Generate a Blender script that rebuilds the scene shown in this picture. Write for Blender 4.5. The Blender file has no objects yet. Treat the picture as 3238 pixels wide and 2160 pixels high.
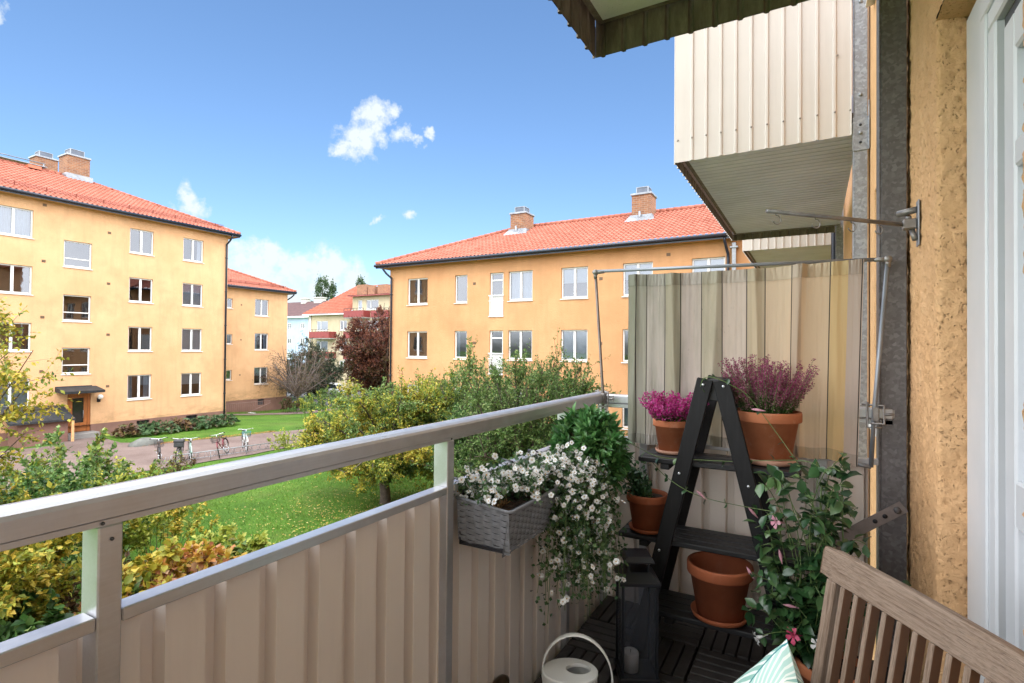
import bpy, math, random
import numpy as np
from mathutils import Vector, Matrix, noise
random.seed(7)
rng = np.random.default_rng(11)
SC = bpy.context.scene
COL = SC.collection
V = Vector
rad = math.radians

# ------------------------------------------------------------ node helpers
def newmat(name):
    m = bpy.data.materials.new(name); m.use_nodes = True
    nt = m.node_tree; nt.nodes.clear()
    return m, nt
def N(nt, typ, **kw):
    n = nt.nodes.new(typ)
    for k, v in kw.items():
        if k == 'i':
            for kk, vv in v.items(): n.inputs[kk].default_value = vv
        else: setattr(n, k, v)
    return n
def L(nt, a, b): nt.links.new(a, b)
def c4(c): return (c[0], c[1], c[2], 1.0)
def coords(nt, kind='pos', scale=(1, 1, 1)):
    if kind == 'pos':
        g = N(nt, 'ShaderNodeNewGeometry'); s = g.outputs['Position']
    else:
        g = N(nt, 'ShaderNodeTexCoord'); s = g.outputs['Object' if kind == 'obj' else 'UV']
    mp = N(nt, 'ShaderNodeMapping'); mp.inputs['Scale'].default_value = scale
    L(nt, s, mp.inputs['Vector']); return mp.outputs[0]
def noise_n(nt, vec, scale, detail=4, rough=.55):
    n = N(nt, 'ShaderNodeTexNoise', i={'Scale': scale, 'Detail': detail, 'Roughness': rough})
    L(nt, vec, n.inputs['Vector']); return n.outputs['Fac']
def ramp(nt, fac, stops, interp='LINEAR'):
    r = N(nt, 'ShaderNodeValToRGB'); r.color_ramp.interpolation = interp
    e = r.color_ramp.elements
    while len(e) < len(stops): e.new(.5)
    for k, (p, c) in enumerate(stops):
        e[k].position = p; e[k].color = c4(c) if not isinstance(c, (int, float)) else (c, c, c, 1)
    L(nt, fac, r.inputs[0]); return r.outputs[0]
def mixc(nt, fac, a, b, mode='MIX'):
    m = N(nt, 'ShaderNodeMix', data_type='RGBA', blend_type=mode)
    if isinstance(fac, (int, float)): m.inputs[0].default_value = fac
    else: L(nt, fac, m.inputs[0])
    for s, k in ((a, 6), (b, 7)):
        if isinstance(s, tuple): m.inputs[k].default_value = c4(s)
        else: L(nt, s, m.inputs[k])
    return m.outputs[2]
def math_n(nt, op, a, b=0.0, c=0.0):
    m = N(nt, 'ShaderNodeMath', operation=op)
    for k, s in enumerate((a, b, c)):
        if isinstance(s, (int, float)): m.inputs[k].default_value = s
        else: L(nt, s, m.inputs[k])
    return m.outputs[0]
def bsdf(nt, col, rough=.6, metal=0., bump=None, bstr=.3, bdist=.01, spec=.5):
    b = N(nt, 'ShaderNodeBsdfPrincipled')
    b.inputs['Metallic'].default_value = metal
    b.inputs['Specular IOR Level'].default_value = spec
    if isinstance(rough, (int, float)): b.inputs['Roughness'].default_value = rough
    else: L(nt, rough, b.inputs['Roughness'])
    if isinstance(col, tuple): b.inputs['Base Color'].default_value = c4(col)
    else: L(nt, col, b.inputs['Base Color'])
    if bump is not None:
        bp = N(nt, 'ShaderNodeBump', i={'Strength': bstr, 'Distance': bdist})
        L(nt, bump, bp.inputs['Height']); L(nt, bp.outputs[0], b.inputs['Normal'])
    o = N(nt, 'ShaderNodeOutputMaterial'); L(nt, b.outputs[0], o.inputs[0])
    return b, o
MATS = {}
def pbr(name, col, rough=.6, metal=0., var=.15, vs=3., bs=None, bstr=.3, bdist=.005, kind='obj', col2=None, sc=(1, 1, 1), spec=.5):
    """base colour mottled by noise between col*(1-var) and col*(1+var) (or col..col2), with fine bump"""
    if name in MATS: return MATS[name]
    m, nt = newmat(name); v = coords(nt, kind, sc)
    f = noise_n(nt, v, vs, 5, .6)
    a = tuple(x * (1 - var) for x in col); b = col2 or tuple(min(1, x * (1 + var)) for x in col)
    cc = ramp(nt, f, [(.3, a), (.7, b)])
    bump = noise_n(nt, v, bs, 3) if bs else None
    bsdf(nt, cc, rough, metal, bump, bstr, bdist, spec)
    MATS[name] = m; return m

# ------------------------------------------------------------ object helpers
ORG = {}
def tag(o, label=None, cat=None, group=None, kind=None):
    if label: o['label'] = label
    if cat: o['category'] = cat
    if group: o['group'] = group
    if kind: o['kind'] = kind
    return o
def thing(name, label, cat, loc=(0, 0, 0), group=None, rz=0.):
    o = bpy.data.objects.new(name, None); COL.objects.link(o)
    o.location = loc; o.rotation_euler = (0, 0, rz); ORG[o.name] = V(loc)
    o.empty_display_size = .1
    return tag(o, label, cat, group)
def link(me, name, mat, parent=None, org=(0, 0, 0)):
    o = bpy.data.objects.new(name, me); COL.objects.link(o)
    if isinstance(mat, (list, tuple)):
        for x in mat: me.materials.append(x)
    elif mat: me.materials.append(mat)
    if parent is not None: o.parent = parent
    else: o.location = org
    ORG[o.name] = V(org)
    return o
class MB:
    def __init__(s): s.v = []; s.f = []; s.m = []; s.sm = []
    def add(s, vs, fs, mi=0, smooth=False):
        b = len(s.v); s.v.extend([tuple(x) for x in vs])
        for f in fs: s.f.append(tuple(b + i for i in f)); s.m.append(mi); s.sm.append(smooth)
        return s
    def box(s, x0, y0, z0, x1, y1, z1, mi=0, M=None):
        vs = [V((x, y, z)) for z in (z0, z1) for y in (y0, y1) for x in (x0, x1)]
        if M is not None: vs = [M @ v for v in vs]
        return s.add(vs, [(0, 2, 3, 1), (4, 5, 7, 6), (0, 1, 5, 4), (2, 6, 7, 3), (0, 4, 6, 2), (1, 3, 7, 5)], mi)
    def bbox(s, x0, y0, z0, x1, y1, z1, b=.004, mi=0, M=None):
        """box with chamfered vertical and horizontal edges"""
        xs = (x0, x0 + b, x1 - b, x1); ys = (y0, y0 + b, y1 - b, y1); zs = (z0, z0 + b, z1 - b, z1)
        pts = {}; vl = []
        def P(i, j, k):
            key = (i, j, k)
            if key not in pts: pts[key] = len(vl); vl.append(V((xs[i], ys[j], zs[k])))
            return pts[key]
        F = []
        F.append((P(1,1,0),P(1,2,0),P(2,2,0),P(2,1,0))); F.append((P(1,1,3),P(2,1,3),P(2,2,3),P(1,2,3)))
        F.append((P(1,0,1),P(2,0,1),P(2,0,2),P(1,0,2))); F.append((P(1,3,1),P(1,3,2),P(2,3,2),P(2,3,1)))
        F.append((P(0,1,1),P(0,1,2),P(0,2,2),P(0,2,1))); F.append((P(3,1,1),P(3,2,1),P(3,2,2),P(3,1,2)))
        for (j, k, jo, ko) in ((1,1,0,0),(2,1,3,0),(1,2,0,3),(2,2,3,3)):
            F.append((P(1,jo,k),P(2,jo,k),P(2,j,ko),P(1,j,ko)))
            F.append((P(jo,1,k),P(jo,2,k),P(j,2,ko),P(j,1,ko)))
            F.append((P(jo,k,1),P(jo,k,2),P(j,ko,2),P(j,ko,1)))
        for i, io in ((1, 0), (2, 3)):
            for j, jo in ((1, 0), (2, 3)):
                for k, ko in ((1, 0), (2, 3)):
                    F.append((P(io, j, k), P(i, jo, k), P(i, j, ko)))
        if M is not None: vl = [M @ v for v in vl]
        return s.add(vl, F, mi)
    def beam(s, p, q, w, h, up=(0, 0, 1), mi=0, b=0):
        p, q = V(p), V(q); d = (q - p); ln = d.length; d.normalize(); up = V(up)
        x = d.cross(up)
        if x.length < 1e-5: x = d.cross(V((1, 0, 0)))
        x.normalize(); u = x.cross(d)
        M = Matrix(((x.x, d.x, u.x, p.x), (x.y, d.y, u.y, p.y), (x.z, d.z, u.z, p.z), (0, 0, 0, 1)))
        if b: return s.bbox(-w / 2, 0, -h / 2, w / 2, ln, h / 2, b, mi, M)
        return s.box(-w / 2, 0, -h / 2, w / 2, ln, h / 2, mi, M)
    def tube(s, pts, r, n=8, mi=0, cap=True, sx=1.):
        pts = [V(p) for p in pts]; k = len(pts)
        rs = r if isinstance(r, (list, tuple)) else [r] * k
        vs = []; prev = None
        for i, p in enumerate(pts):
            t = pts[min(i + 1, k - 1)] - pts[max(i - 1, 0)]
            if t.length < 1e-9: t = V((0, 0, 1))
            t.normalize()
            if prev is None:
                a = V((0, 0, 1)) if abs(t.z) < .9 else V((1, 0, 0))
                x = t.cross(a).normalized()
            else:
                x = prev - t * prev.dot(t)
                x = x.normalized() if x.length > 1e-6 else t.cross(V((0, 1, .1))).normalized()
            prev = x; y = t.cross(x)
            for j in range(n):
                a = 2 * math.pi * j / n
                vs.append(p + (x * math.cos(a) * sx + y * math.sin(a)) * rs[i])
        fs = [(i * n + j, i * n + (j + 1) % n, (i + 1) * n + (j + 1) % n, (i + 1) * n + j) for i in range(k - 1) for j in range(n)]
        if cap: fs += [tuple(range(n - 1, -1, -1)), tuple((k - 1) * n + j for j in range(n))]
        return s.add(vs, fs, mi, True)
    def lathe(s, prof, c=(0, 0, 0), n=32, mi=0, sx=1., sy=1., M=None):
        c = V(c); vs = []
        for r, z in prof:
            for j in range(n):
                a = 2 * math.pi * j / n
                v = V((r * math.cos(a) * sx, r * math.sin(a) * sy, z))
                vs.append((M @ v if M is not None else v) + c)
        k = len(prof)
        fs = [(i * n + j, i * n + (j + 1) % n, (i + 1) * n + (j + 1) % n, (i + 1) * n + j) for i in range(k - 1) for j in range(n)]
        return s.add(vs, fs, mi, True)
    def prism(s, poly, z0, z1, mi=0, M=None):
        n = len(poly)
        vs = [V((x, y, z0)) for x, y in poly] + [V((x, y, z1)) for x, y in poly]
        if M is not None: vs = [M @ v for v in vs]
        fs = [tuple(range(n - 1, -1, -1)), tuple(range(n, 2 * n))] + [(i, (i + 1) % n, n + (i + 1) % n, n + i) for i in range(n)]
        return s.add(vs, fs, mi)
    def build(s, name, mat, parent=None, org=None, smooth=None):
        o = V(org) if org is not None else (ORG[parent.name] if parent is not None else V((0, 0, 0)))
        me = bpy.data.meshes.new(name)
        me.from_pydata([(x - o.x, y - o.y, z - o.z) for x, y, z in s.v], [], s.f)
        me.polygons.foreach_set('material_index', s.m)
        me.polygons.foreach_set('use_smooth', [bool(a) if smooth is None else smooth for a in s.sm])
        me.update()
        return link(me, name, mat, parent, tuple(o))
def quadmesh(name, verts, faces, mat, parent=None, org=None, smooth=False):
    """numpy fast mesh: verts (n,3), faces (m,k)"""
    o = V(org) if org is not None else (ORG[parent.name] if parent is not None else V((0, 0, 0)))
    verts = np.asarray(verts, dtype=np.float32) - np.array(o, dtype=np.float32)
    faces = np.asarray(faces, dtype=np.int32); m, k = faces.shape
    me = bpy.data.meshes.new(name)
    me.vertices.add(len(verts)); me.vertices.foreach_set('co', verts.ravel())
    me.loops.add(m * k); me.loops.foreach_set('vertex_index', faces.ravel())
    me.polygons.add(m)
    me.polygons.foreach_set('loop_start', np.arange(0, m * k, k, dtype=np.int32))
    me.polygons.foreach_set('loop_total', np.full(m, k, dtype=np.int32))
    me.polygons.foreach_set('use_smooth', np.full(m, smooth, dtype=bool))
    me.update(calc_edges=True)
    return link(me, name, mat, parent, tuple(o))

# ------------------------------------------------------------ leaves
def unit(a): return a / (np.linalg.norm(a, axis=-1, keepdims=True) + 1e-9)
def leaf_geo(P, Dr, size, wr=.5, rich=False, fold=.12, flat=.5):
    """leaf blades: P base points, Dr tip directions, size per leaf -> verts, faces"""
    P = np.asarray(P, float); n = len(P); Dr = unit(np.asarray(Dr, float))
    size = np.broadcast_to(np.asarray(size, float), (n,))[:, None]
    up = rng.normal(size=(n, 3)); up[:, 2] += flat * 2.5
    W = unit(np.cross(Dr, up)); U = np.cross(W, Dr)
    if not rich:
        v = np.stack([P, P + Dr * size * .45 + W * size * wr * .5 + U * size * fold,
                      P + Dr * size, P + Dr * size * .45 - W * size * wr * .5 + U * size * fold], 1)
        b = np.arange(n)[:, None] * 4
        f = np.concatenate([b + np.array([0, 1, 2]), b + np.array([0, 2, 3])], 0)
        return v.reshape(-1, 3), f
    def pt(t, w, h): return P + Dr * size * t + W * size * w * wr * .5 + U * size * h
    v = np.stack([pt(0, 0, 0), pt(.25, .8, fold), pt(.6, 1, fold * .8), pt(1, 0, -fold * 1.1), pt(.6, -1, fold * .8),
                  pt(.25, -.8, fold), pt(.3, 0, 0.0), pt(.65, 0, -.02)], 1)
    b = np.arange(n)[:, None] * 8
    tris = [(0, 6, 1), (1, 6, 7), (1, 7, 2), (2, 7, 3), (3, 7, 4), (4, 7, 5), (5, 7, 6), (5, 6, 0)]
    f = np.concatenate([b + np.array(t) for t in tris], 0)
    return v.reshape(-1, 3), f
def leaf_obj(name, P, Dr, size, mat, parent=None, wr=.5, rich=False, fold=.12, flat=.5, org=None):
    v, f = leaf_geo(P, Dr, size, wr, rich, fold, flat)
    return quadmesh(name, v, f, mat, parent, org, smooth=rich)
def leafmat(name, cols, rough=.5, trans=.3, spec=.4):
    if name in MATS: return MATS[name]
    m, nt = newmat(name)
    g = N(nt, 'ShaderNodeNewGeometry')
    n = len(cols)
    fac = g.outputs['Random Per Island']
    nz = noise_n(nt, g.outputs['Position'], .9, 2)          # neighbouring leaves tend to share a tint
    fac = math_n(nt, 'ADD', math_n(nt, 'MULTIPLY', fac, .75), math_n(nt, 'MULTIPLY', math_n(nt, 'SUBTRACT', nz, .3), .55))
    col = ramp(nt, fac, [((k + .5) / n, c) for k, c in enumerate(cols)])
    b = N(nt, 'ShaderNodeBsdfPrincipled'); b.inputs['Roughness'].default_value = rough
    b.inputs['Specular IOR Level'].default_value = spec
    L(nt, col, b.inputs['Base Color'])
    t = N(nt, 'ShaderNodeBsdfTranslucent'); L(nt, col, t.inputs['Color'])
    mx = N(nt, 'ShaderNodeMixShader'); mx.inputs[0].default_value = trans
    L(nt, b.outputs[0], mx.inputs[1]); L(nt, t.outputs[0], mx.inputs[2])
    o = N(nt, 'ShaderNodeOutputMaterial'); L(nt, mx.outputs[0], o.inputs[0])
    MATS[name] = m; return m

# ------------------------------------------------------------ materials
def stucco_far(name, a, b, stain):
    m, nt = newmat(name); v = coords(nt, 'pos')
    f = noise_n(nt, v, .6, 6, .6); c = ramp(nt, f, [(.35, a), (.65, b)])
    s = ramp(nt, noise_n(nt, v, .35, 7, .7), [(.52, 0.), (.72, .5)])
    c = mixc(nt, s, c, stain)
    vz = coords(nt, 'pos', (2.2, 2.2, .25))
    st = ramp(nt, noise_n(nt, vz, 1.2, 5, .65), [(.48, 0.), (.75, .34)])
    c = mixc(nt, st, c, stain)
    # grime creeping up from the plinth and streaks of dirt
    sz = N(nt, 'ShaderNodeSeparateXYZ'); L(nt, v, sz.inputs[0])
    lo = math_n(nt, 'MULTIPLY', ramp(nt, math_n(nt, 'ADD', sz.outputs[2], 3.0), [(.0, 1.), (1., 0.)]), ramp(nt, noise_n(nt, coords(nt, 'pos', (.8, .8, 2.)), 1.6, 6, .7), [(.45, 0.), (.62, .6)]))
    c = mixc(nt, lo, c, (.22, .16, .07))
    bsdf(nt, c, .9, 0, noise_n(nt, v, 18, 5, .7), .6, .03, .2); return m
M_A = stucco_far('stucco_apricot', (.57, .33, .175), (.65, .395, .22), (.38, .235, .13))
M_B = stucco_far('stucco_orange', (.50, .262, .128), (.57, .315, .16), (.37, .20, .10))
M_C = stucco_far('stucco_cream', (.44, .37, .25), (.50, .43, .30), (.36, .29, .20))
M_D = stucco_far('stucco_pale_blue', (.33, .42, .56), (.38, .47, .60), (.3, .38, .5))
M_plinth = pbr('plinth_brown', (.19, .10, .078), .85, var=.15, vs=1.5, bs=25, kind='pos')
M_white = pbr('white_paint', (.66, .66, .66), .45, var=.04, vs=4)
M_dark = pbr('dark_interior', (.03, .027, .025), .9, var=.3)
M_black = pbr('black_metal_paint', (.012, .014, .02), .4, var=.2, spec=.5)
M_gutter = pbr('navy_gutter', (.012, .018, .035), .35, var=.2)
M_blind = pbr('white_blind', (.52, .56, .62), .6, var=.05, vs=2)
M_curt = pbr('sheer_curtain', (.28, .34, .42), .8, var=.2, vs=9, sc=(3, 3, .3))
M_zinc = pbr('zinc_sheet', (.25, .27, .30), .45, .5, var=.25, vs=4, kind='pos')
def roofmat(name, a, b, c3):
    m, nt = newmat(name); g = N(nt, 'ShaderNodeNewGeometry'); v = coords(nt, 'pos')
    vo = N(nt, 'ShaderNodeTexVoronoi', i={'Scale': 3.6}); L(nt, v, vo.inputs['Vector'])
    f = math_n(nt, 'ADD', math_n(nt, 'MULTIPLY', vo.outputs['Color'], .35), math_n(nt, 'MULTIPLY', noise_n(nt, v, 1.1, 5, .65), .75))
    c = ramp(nt, f, [(.2, a), (.55, b), (.95, c3)])
    bsdf(nt, c, .85, 0, noise_n(nt, v, 30, 3), .3, .01, .12); return m
M_tile = roofmat('roof_tile_terracotta', (.235, .078, .052), (.32, .115, .08), (.39, .165, .12))
M_tileC = roofmat('roof_tile_red', (.20, .06, .038), (.28, .09, .058), (.34, .125, .085))
def glassmat():
    m, nt = newmat('window_glass')
    t = N(nt, 'ShaderNodeBsdfTransparent'); t.inputs[0].default_value = (.62, .66, .70, 1)
    gl = N(nt, 'ShaderNodeBsdfGlossy'); gl.inputs['Roughness'].default_value = .02; gl.inputs[0].default_value = (.9, .93, 1, 1)
    lw = N(nt, 'ShaderNodeLayerWeight'); lw.inputs[0].default_value = .35
    f = math_n(nt, 'ADD', math_n(nt, 'MULTIPLY', lw.outputs['Fresnel'], .8), .11)
    v = coords(nt, 'pos'); bp = N(nt, 'ShaderNodeBump', i={'Strength': .04, 'Distance': .05})
    L(nt, noise_n(nt, v, 1.3, 2), bp.inputs['Height']); L(nt, bp.outputs[0], gl.inputs['Normal'])
    mx = N(nt, 'ShaderNodeMixShader'); L(nt, f, mx.inputs[0]); L(nt, t.outputs[0], mx.inputs[1]); L(nt, gl.outputs[0], mx.inputs[2])
    o = N(nt, 'ShaderNodeOutputMaterial'); L(nt, mx.outputs[0], o.inputs[0]); return m
M_glass = glassmat()
def brickmat():
    m, nt = newmat('chimney_brick'); g = N(nt, 'ShaderNodeNewGeometry')
    sp = N(nt, 'ShaderNodeSeparateXYZ'); L(nt, g.outputs['Position'], sp.inputs[0])
    cb = N(nt, 'ShaderNodeCombineXYZ'); L(nt, math_n(nt, 'ADD', sp.outputs[0], sp.outputs[1]), cb.inputs[0]); L(nt, sp.outputs[2], cb.inputs[1])
    b = N(nt, 'ShaderNodeTexBrick', i={'Scale': 1., 'Brick Width': .27, 'Row Height': .1, 'Mortar Size': .012, 'Color1': (.28, .125, .065, 1), 'Color2': (.15, .065, .04, 1), 'Mortar': (.27, .23, .19, 1), 'Bias': -.1})
    L(nt, cb.outputs[0], b.inputs['Vector'])
    c = mixc(nt, .35, b.outputs['Color'], ramp(nt, noise_n(nt, g.outputs['Position'], 3, 4), [(.3, (.34, .19, .10)), (.7, (.13, .065, .045))]))
    bsdf(nt, c, .9, 0, b.outputs['Fac'], -.4, .01, .2); return m
M_brick = brickmat()
def galvmat(name, a, b, c3, rough=.45, metal=.75, sc=28):
    m, nt = newmat(name); v = coords(nt, 'pos')
    dv = N(nt, 'ShaderNodeTexNoise', i={'Scale': 12., 'Detail': 3}); L(nt, v, dv.inputs['Vector'])
    va = N(nt, 'ShaderNodeVectorMath', operation='MULTIPLY_ADD'); L(nt, dv.outputs['Color'], va.inputs[0]); va.inputs[1].default_value = (.05, .05, .05); L(nt, v, va.inputs[2])
    vo = N(nt, 'ShaderNodeTexVoronoi', i={'Scale': float(sc)}); L(nt, va.outputs[0], vo.inputs['Vector'])
    sep = N(nt, 'ShaderNodeSeparateColor'); L(nt, vo.outputs['Color'], sep.inputs[0])
    c = ramp(nt, math_n(nt, 'ADD', math_n(nt, 'MULTIPLY', sep.outputs[0], .5), math_n(nt, 'MULTIPLY', noise_n(nt, v, 5, 5, .65), .6)), [(.35, a), (.6, b), (.85, c3)])
    bsdf(nt, c, rough, metal, noise_n(nt, v, 60, 3), .15, .002); return m
M_galv = galvmat('galvanised_steel', (.24, .25, .27), (.29, .31, .34), (.38, .41, .45), .5, .5, 60)
M_galvd = galvmat('galvanised_steel_dull', (.115, .11, .115), (.14, .135, .14), (.19, .19, .20), .55, .35, 75)
def alumat():
    m, nt = newmat('brushed_aluminium'); v = coords(nt, 'pos', (60, 1.5, 60))
    f = noise_n(nt, v, 4, 4); v2 = coords(nt, 'pos'); f2 = noise_n(nt, v2, 9, 6, .7)
    c = ramp(nt, math_n(nt, 'ADD', math_n(nt, 'MULTIPLY', f, .3), math_n(nt, 'MULTIPLY', f2, .7)), [(.3, (.44, .44, .46)), (.7, (.58, .59, .62))])
    r = ramp(nt, f2, [(.3, .28), (.7, .42)])
    bsdf(nt, c, r, .6, f, .03, .001); return m
M_alu = alumat()
def sheetmat(name, a, b, dirt=.25):
    m, nt = newmat(name); v = coords(nt, 'pos'); vz = coords(nt, 'pos', (9, 9, .7))
    c = ramp(nt, noise_n(nt, v, 1.5, 4), [(.3, a), (.7, b)])
    s = ramp(nt, noise_n(nt, vz, 2, 5, .7), [(.5, 0.), (.8, dirt)])
    c = mixc(nt, s, c, tuple(x * .55 for x in a))
    bsdf(nt, c, .42, 0, noise_n(nt, v, 90, 2), .03, .001, .4); return m
M_panel = sheetmat('cream_sheet_metal', (.74, .665, .60), (.79, .715, .65), .12)
M_panelB = sheetmat('pale_cream_sheet_metal', (.60, .54, .495), (.65, .59, .545), .14)
def backlitmat():  # weathered mottle, its dark tone painted in for the backlit side
    m, nt = newmat('weathered_backlit_sheet'); vz = coords(nt, 'pos', (5, 5, 1.2))
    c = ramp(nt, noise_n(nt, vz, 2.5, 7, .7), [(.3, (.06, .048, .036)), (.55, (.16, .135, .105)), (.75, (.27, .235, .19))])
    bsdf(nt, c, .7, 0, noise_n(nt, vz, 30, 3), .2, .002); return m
M_backlit = backlitmat()
M_soffit = pbr('soffit_blued_grey', (.58, .60, .74), .55, var=.12, vs=2, kind='pos')  # blue put into the grey to cancel green and orange bounce light
def wetmat():
    m, nt = newmat('soffit_wet_green'); v = coords(nt, 'pos')
    vo = N(nt, 'ShaderNodeTexVoronoi', i={'Scale': 55.}); L(nt, v, vo.inputs['Vector'])
    d = ramp(nt, vo.outputs['Distance'], [(.12, 1.), (.3, 0.)])
    c = ramp(nt, noise_n(nt, v, 3, 5), [(.3, (.60, .63, .62)), (.7, (.70, .73, .71))])
    bsdf(nt, c, .35, 0, d, .5, .004); return m
M_wet = wetmat()
def nearstucco(name='stucco_rough_ochre'):
    m, nt = newmat(name); v = coords(nt, 'pos')
    f = noise_n(nt, v, 7, 7, .65)
    c = ramp(nt, f, [(.3, (.70, .41, .20)), (.6, (.78, .475, .245)), (.8, (.82, .54, .30))])
    vo = N(nt, 'ShaderNodeTexVoronoi', i={'Scale': 95., 'Randomness': 1.}); 
    vv = coords(nt, 'pos', (1, 1.4, .75)); dn = N(nt, 'ShaderNodeTexNoise', i={'Scale': 45., 'Detail': 4}); L(nt, vv, dn.inputs['Vector'])
    va = N(nt, 'ShaderNodeVectorMath', operation='MULTIPLY_ADD'); L(nt, dn.outputs['Color'], va.inputs[0]); va.inputs[1].default_value = (.03, .03, .03); L(nt, vv, va.inputs[2])
    L(nt, va.outputs[0], vo.inputs['Vector'])
    gate = ramp(nt, noise_n(nt, v, 40, 3), [(.46, 0.), (.56, 1.)])
    pit = math_n(nt, 'MULTIPLY', ramp(nt, vo.outputs['Distance'], [(.08, 1.), (.36, 0.)]), gate)
    c = mixc(nt, math_n(nt, 'MULTIPLY', pit, .32), c, (.26, .12, .055))
    h = math_n(nt, 'SUBTRACT', math_n(nt, 'MULTIPLY', noise_n(nt, v, 55, 6, .75), 1.0), math_n(nt, 'MULTIPLY', pit, .8))
    bsdf(nt, c, .9, 0, h, 1., .009, .2); return m
M_near = nearstucco()
def terracotta(name, a, b, bloom=.3):
    m, nt = newmat(name); v = coords(nt, 'obj')
    c = ramp(nt, noise_n(nt, v, 9, 6, .6), [(.3, a), (.7, b)])
    s = ramp(nt, noise_n(nt, coords(nt, 'obj', (1, 1, .5)), 14, 6, .75), [(.56, 0.), (.8, bloom)])
    c = mixc(nt, s, c, (.62, .40, .30))
    bsdf(nt, c, .75, 0, noise_n(nt, v, 120, 4), .12, .002, .3); return m
M_pot = terracotta('terracotta', (.36, .115, .048), (.46, .165, .075), .5)
M_potw = terracotta('terracotta_wet', (.27, .075, .03), (.36, .105, .045), .12)
M_saucerp = terracotta('terracotta_pale', (.42, .21, .14), (.55, .32, .23), .5)
M_soil = pbr('soil', (.05, .03, .02), .95, var=.5, vs=60, bs=90, bstr=1., bdist=.01)
def blackwood():
    m, nt = newmat('black_stained_wood'); v = coords(nt, 'pos', (1.5, 14, 14))
    c = ramp(nt, noise_n(nt, v, 3, 6, .65), [(.3, (.006, .006, .007)), (.6, (.012, .0125, .015)), (.8, (.032, .034, .040))])
    bsdf(nt, c, .5, 0, noise_n(nt, v, 12, 5), .35, .002, .45); return m
M_bw = blackwood()
def blackleg():
    m, nt = newmat('black_stained_leg'); v = coords(nt, 'pos', (20, 20, 1.6))
    c = ramp(nt, noise_n(nt, v, 2.4, 6, .65), [(.3, (.005, .005, .005)), (.62, (.010, .010, .011)), (.85, (.035, .032, .032))])
    bsdf(nt, c, .6, 0, noise_n(nt, v, 9, 5), .3, .002, .3); return m
M_bl = blackleg()
def teak(name, sc):
    m, nt = newmat(name); v = coords(nt, 'obj', sc)
    f = noise_n(nt, v, 2.2, 8, .7)
    c = ramp(nt, f, [(.25, (.11, .07, .045)), (.42, (.19, .13, .09)), (.55, (.27, .20, .15)), (.7, (.21, .14, .09)), (.85, (.34, .285, .24))])
    g = ramp(nt, noise_n(nt, coords(nt, 'obj', tuple(x * 3 for x in sc)), 3, 6, .7), [(.36, .55), (.5, 1.)])
    c = mixc(nt, 1., c, g, 'MULTIPLY')
    bsdf(nt, c, .7, 0, noise_n(nt, coords(nt, 'obj', tuple(x * 2 for x in sc)), 4, 5), .35, .003, .3); return m
M_teakL = teak('weathered_teak_rail', (3, 95, 95))
M_teakV = teak('weathered_teak_slat', (90, 90, 3))
M_teakD = pbr('teak_slat_side', (.13, .06, .028), .7, var=.3, vs=4)
M_deck = pbr('deck_wood_dark', (.035, .030, .028), .6, var=.4, vs=2, kind='pos', sc=(4, 4, 1), bs=30, bstr=.2)
M_wcan = pbr('white_enamel', (.66, .66, .63), .35, var=.05, vs=5)
M_candle = pbr('candle_wax', (.72, .70, .66), .5, var=.04)
M_bark = pbr('bark_grey_brown', (.085, .065, .05), .9, var=.4, vs=8, bs=30, bstr=.8, bdist=.02)
M_twig = pbr('twig_dark', (.07, .045, .035), .85, var=.4, vs=6)
M_stem = pbr('green_stem', (.11, .17, .05), .5, var=.2)
M_wstem = pbr('brown_stem', (.16, .10, .05), .7, var=.3, vs=8)
SKY_SAT, SKY_VAL, CLOUD, BG, EXPO, SKY_TINT, SKY_GAM, OVC_FILL = 1.08, .67, 2.35, .15, 1.6, (.70, .82, .98, 1), .82, 12.5
# ============================================================ facades
class Fac:
    def __init__(s, O, A, Nn): s.O, s.A, s.N = V(O), V(A), V(Nn)
    def p(s, a, z, n=0.): r = s.O + s.A * a + s.N * n; return V((r.x, r.y, z))
    def M(s):
        A, Nn, O = s.A, s.N, s.O                     # local (a, n, z)
        return Matrix(((A.x, Nn.x, 0, O.x), (A.y, Nn.y, 0, O.y), (0, 0, 1, 0), (0, 0, 0, 1)))
    def box(s, mb, a0, a1, z0, z1, n0, n1, mi=0): mb.box(a0, n0, z0, a1, n1, z1, mi, s.M())
    def bbox(s, mb, a0, a1, z0, z1, n0, n1, b=.006, mi=0): mb.bbox(a0, n0, z0, a1, n1, z1, b, mi, s.M())
def facade(mb, f, a0, a1, z0, z1, holes, depth=.14, n=0., mi=0):
    As = sorted(set([a0, a1] + [x for h in holes for x in h[:2] if a0 < x < a1]))
    Zs = sorted(set([z0, z1] + [x for h in holes for x in h[2:4] if z0 < x < z1]))
    for i in range(len(As) - 1):
        for j in range(len(Zs) - 1):
            ca, cz = (As[i] + As[i + 1]) / 2, (Zs[j] + Zs[j + 1]) / 2
            if any(h[0] < ca < h[1] and h[2] < cz < h[3] for h in holes): continue
            mb.add([f.p(As[i], Zs[j], n), f.p(As[i + 1], Zs[j], n), f.p(As[i + 1], Zs[j + 1], n), f.p(As[i], Zs[j + 1], n)], [(0, 1, 2, 3)], mi)
    for h in holes:
        x0, x1, y0, y1 = h[:4]
        c = [(x0, y0), (x1, y0), (x1, y1), (x0, y1)]
        for k in range(4):
            (pa, pz), (qa, qz) = c[k], c[(k + 1) % 4]
            mb.add([f.p(pa, pz, n), f.p(qa, qz, n), f.p(qa, qz, n - depth), f.p(pa, pz, n - depth)], [(0, 1, 2, 3)], mi)
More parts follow.
